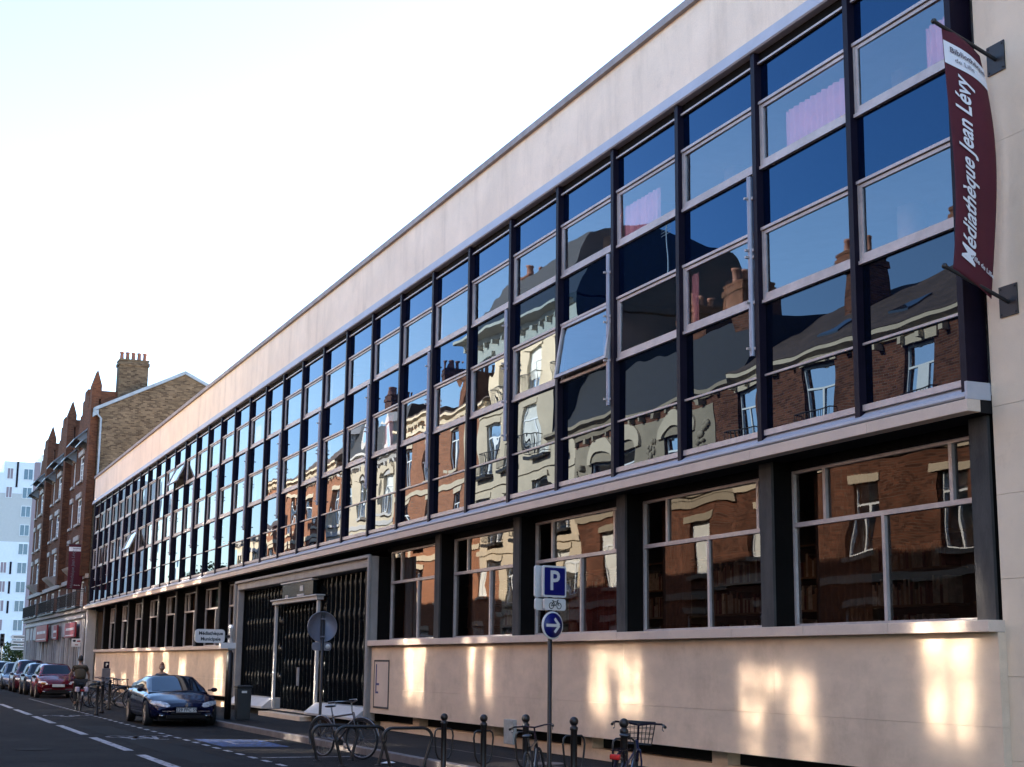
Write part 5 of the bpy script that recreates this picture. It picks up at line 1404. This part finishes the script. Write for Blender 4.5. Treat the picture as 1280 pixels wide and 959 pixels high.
for s in (-1, 1):
    limb([(0.01,0.17*s,1.40,0.062,0.06), (0.12,0.27*s,1.20,0.045,0.045), (0.14,0.31*s,1.17,0.042,0.042), (0.16,0.30*s,1.05,0.032,0.032), (0.15,0.30*s,1.02,0.026,0.026)], 3)
    kz = 0.62 if s > 0 else 0.74; kx = 0.10 if s > 0 else 0.16
    fz = 0.22 if s > 0 else 0.46; fx = 0.02 if s > 0 else -0.16
    limb([(-0.20,0.10*s,0.93,0.10,0.10), (-0.05,0.11*s,0.84,0.085,0.085), (kx,0.11*s,kz,0.062,0.06), (kx-0.03,0.11*s,kz-0.06,0.055,0.055), ((kx+fx)/2-0.02,0.11*s,(kz+fz)/2,0.055,0.055), (fx-0.05,0.11*s,fz+0.05,0.04,0.04), (fx+0.03,0.11*s,fz-0.01,0.04,0.035), (fx+0.11,0.11*s,fz-0.02,0.035,0.025)], 0)
skin("body", body, ed, M_SKIN, pr_)
# clothes over the body
sh = [(-0.20,0,0.98,0.185,0.16), (-0.15,0,1.15,0.19,0.155), (-0.05,0,1.32,0.205,0.155), (0.02,0,1.43,0.125,0.105), (0.035,0,1.47,0.07,0.07)]
se = [(0,1),(1,2),(2,3),(3,4)]
for s in (-1, 1):
    i = len(sh); sh += [(0.01,0.17*s,1.40,0.082,0.08), (0.08,0.235*s,1.27,0.068,0.068)]; se += [(3,i),(i,i+1)]
skin("shirt", sh, se, M_OLIVE, pr_)
tr_ = [(-0.22,0,0.99,0.165,0.145)]; te = []
for s in (-1, 1):
    kz = 0.62 if s > 0 else 0.74; kx = 0.10 if s > 0 else 0.16; fz = 0.22 if s > 0 else 0.46; fx = 0.02 if s > 0 else -0.16
    i = len(tr_); tr_ += [(-0.20,0.10*s,0.93,0.115,0.115), (-0.05,0.11*s,0.84,0.10,0.10), (kx,0.11*s,kz,0.078,0.076), (kx-0.03,0.11*s,kz-0.06,0.07,0.07), ((kx+fx)/2-0.02,0.11*s,(kz+fz)/2,0.068,0.068), (fx-0.05,0.11*s,fz+0.07,0.056,0.056)]
    te += [(0,i)] + [(i+q,i+q+1) for q in range(5)]
    shm = MB(); shm.ball((fx+0.04,0.11*s,fz-0.02), (0.14,0.048,0.045), 10); shm.build("shoe", M_IRON, pr_)
    hand(pr_, (0.15,0.30*s,1.03), (0.25,0,-0.1), (0.2,0,1), -s, M_SKIN)
skin("trousers", tr_, te, M_TROU, pr_)
head(pr_, (0.085,0,1.655), (1,0,-0.05), M_SKIN, M_HAIR)
# person behind the car
pp = thing("person", "person in a dark top behind the blue saloon, only head and shoulders showing", "person", (-36.6, -2.15, 0.0), math.radians(-15))
pp.scale = (1.06, 1.06, 1.06)
body = [(0,0,0.74,0.11,0.09), (0,0,0.9,0.10,0.075), (0.02,0,1.06,0.11,0.08), (0.04,0,1.15,0.09,0.07), (0.05,0,1.21,0.047,0.047), (0.06,0,1.26,0.045,0.045)]; ed = [(0,1),(1,2),(2,3),(3,4),(4,5)]
for s in (-1, 1):
    limb([(0.03,0.16*s,1.12,0.055,0.052), (0.03,0.21*s,0.92,0.04,0.04), (0.08,0.22*s,0.74,0.032,0.032), (0.11,0.22*s,0.68,0.025,0.025)], 3)
    limb([(0,0.085*s,0.66,0.09,0.09), (0.02,0.09*s,0.38,0.055,0.055), (0.0,0.09*s,0.22,0.048,0.048), (-0.02,0.09*s,0.07,0.034,0.034), (0.06,0.10*s,0.035,0.036,0.028), (0.14,0.10*s,0.03,0.03,0.022)], 0)
skin("body", body, ed, M_SKIN, pp)
sh = [(0,0,0.72,0.155,0.125), (0,0,0.9,0.145,0.11), (0.02,0,1.06,0.17,0.12), (0.04,0,1.15,0.105,0.085), (0.045,0,1.185,0.06,0.06)]; se = [(0,1),(1,2),(2,3),(3,4)]
for s in (-1, 1):
    i = len(sh); sh += [(0.03,0.16*s,1.12,0.07,0.068), (0.03,0.21*s,0.92,0.054,0.054), (0.08,0.22*s,0.76,0.044,0.044)]; se += [(3,i),(i,i+1),(i+1,i+2)]
    hand(pp, (0.11,0.22*s,0.69), (0.3,0,-1), (1,0,0.3), s, M_SKIN)
skin("jacket", sh, se, M_GREYC, pp)
tr_ = [(0,0,0.72,0.155,0.125)]; te = []
for s in (-1, 1):
    i = len(tr_); tr_ += [(0,0.085*s,0.66,0.105,0.105), (0.02,0.09*s,0.38,0.07,0.07), (0.0,0.09*s,0.22,0.062,0.062), (-0.02,0.09*s,0.08,0.052,0.052)]; te += [(0,i),(i,i+1),(i+1,i+2),(i+2,i+3)]
    shm = MB(); shm.ball((0.05,0.10*s,0.035), (0.13,0.046,0.042), 10); shm.build("shoe", M_IRON, pp)
skin("trousers", tr_, te, M_TROU, pp)
head(pp, (0.075,0,1.345), (1,0,-0.1), M_SKIN, M_HAIRR, bun=True)

# ================================================================ trees and shrubs by the far crossing
def leafmat(name, c): return mat(name, c, 0.6, var=0.45, vscale=0.9, spec=0.3)
LEAF = [leafmat("green_leaves", (0.045,0.075,0.022)), leafmat("yellow_green_leaves", (0.10,0.11,0.03)), leafmat("dark_leaves", (0.025,0.045,0.016))]
M_BARK = mat("tree_bark", (0.07,0.055,0.045), 0.9, var=0.3, vscale=4, bump=0.01, bscale=10)
def tree(name, label, cat, loc, H, cr, mi, trunk_h, nleaf=2600, seed=1, group=None, ls=0.16):
    o = thing(name, label, cat, loc, 0, group); r = random.Random(seed)
    t = MB(); top = H*0.72
    t.tube([(0,0,0),(0.05,0.03,trunk_h*0.6),(0.0,0.08,trunk_h),(0.1,0,top)], [0.05*H**0.8*0.5,0.04*H**0.8*0.5,0.03*H**0.8*0.5,0.03], 9)
    cl = []
    for k in range(22):
        a = r.uniform(0, 6.283); rr = cr*math.sqrt(r.uniform(0.05,1)); z = trunk_h + (H-trunk_h)*r.uniform(0.08,0.92)
        f = math.sin(math.pi*min(1,max(0.12,(z-trunk_h)/(H-trunk_h))))**0.6
        p = (rr*f*math.cos(a), rr*f*math.sin(a), z); cl.append((p, cr*r.uniform(0.24,0.42)))
        if k < 12: t.tube([(0,0.05,trunk_h*r.uniform(0.6,1.0)), (p[0]*0.5,p[1]*0.5,(p[2]+trunk_h)/2), p], [0.02*H**0.7,0.012*H**0.7,0.01], 5)
    t.build("trunk", M_BARK, o)
    c = MB()
    for _ in range(nleaf):
        p, rad = r.choice(cl)
        d = Vector((r.gauss(0,1), r.gauss(0,1), r.gauss(0,1))).normalized()*rad*r.random()**0.4
        q = Vector(p)+d; u = Vector((r.gauss(0,1), r.gauss(0,1), r.gauss(0,0.6))).normalized(); v = u.orthogonal().normalized(); s = ls*r.uniform(0.6,1.3)
        c.add([q-u*s, q+v*s*0.5, q+u*s, q-v*s*0.5], [(0,1,2,3)])
    c.build("crown", LEAF[mi], o, fix=False)
    return o
for k, (x, y, H, cr, mi, th_) in enumerate(((-103.5,-12.5,8.2,2.6,0,2.4), (-108.5,-14.5,9.0,3.0,2,2.6), (-114.5,-13.0,8.6,2.8,0,2.4), (-121.0,-15.0,9.4,3.2,2,2.8), (-129.0,-12.5,8.0,2.8,0,2.4))):
    tree("street_tree", ["rounded green tree nearest the low shop house across the street", "dark green tree second in the square across the street", "green tree third in the square across the street", "tallest dark green tree in the square across the street", "green tree last in the square across the street"][k], "tree", (x,y,0), H, cr, mi, th_, 2600, 11+k, "trees in the square across the street", 0.2)
for k, (x, y, H, cr, mi) in enumerate(((-117.0,1.0,2.6,1.5,2), (-119.0,-1.6,2.2,1.5,1), (-122.0,2.6,3.0,1.8,1), (-124.5,-0.2,3.0,1.9,0))):
    tree("shrub", ["low dark shrub at the far crossing beside the corner house", "yellow green shrub at the far crossing behind the traffic light", "yellow green shrub close to the corner of the brick row", "green shrub at the back of the far crossing"][k], "shrub", (x,y,0), H, cr, mi, 0.35, 1500, 41+k, "shrubs at the far crossing", 0.13)
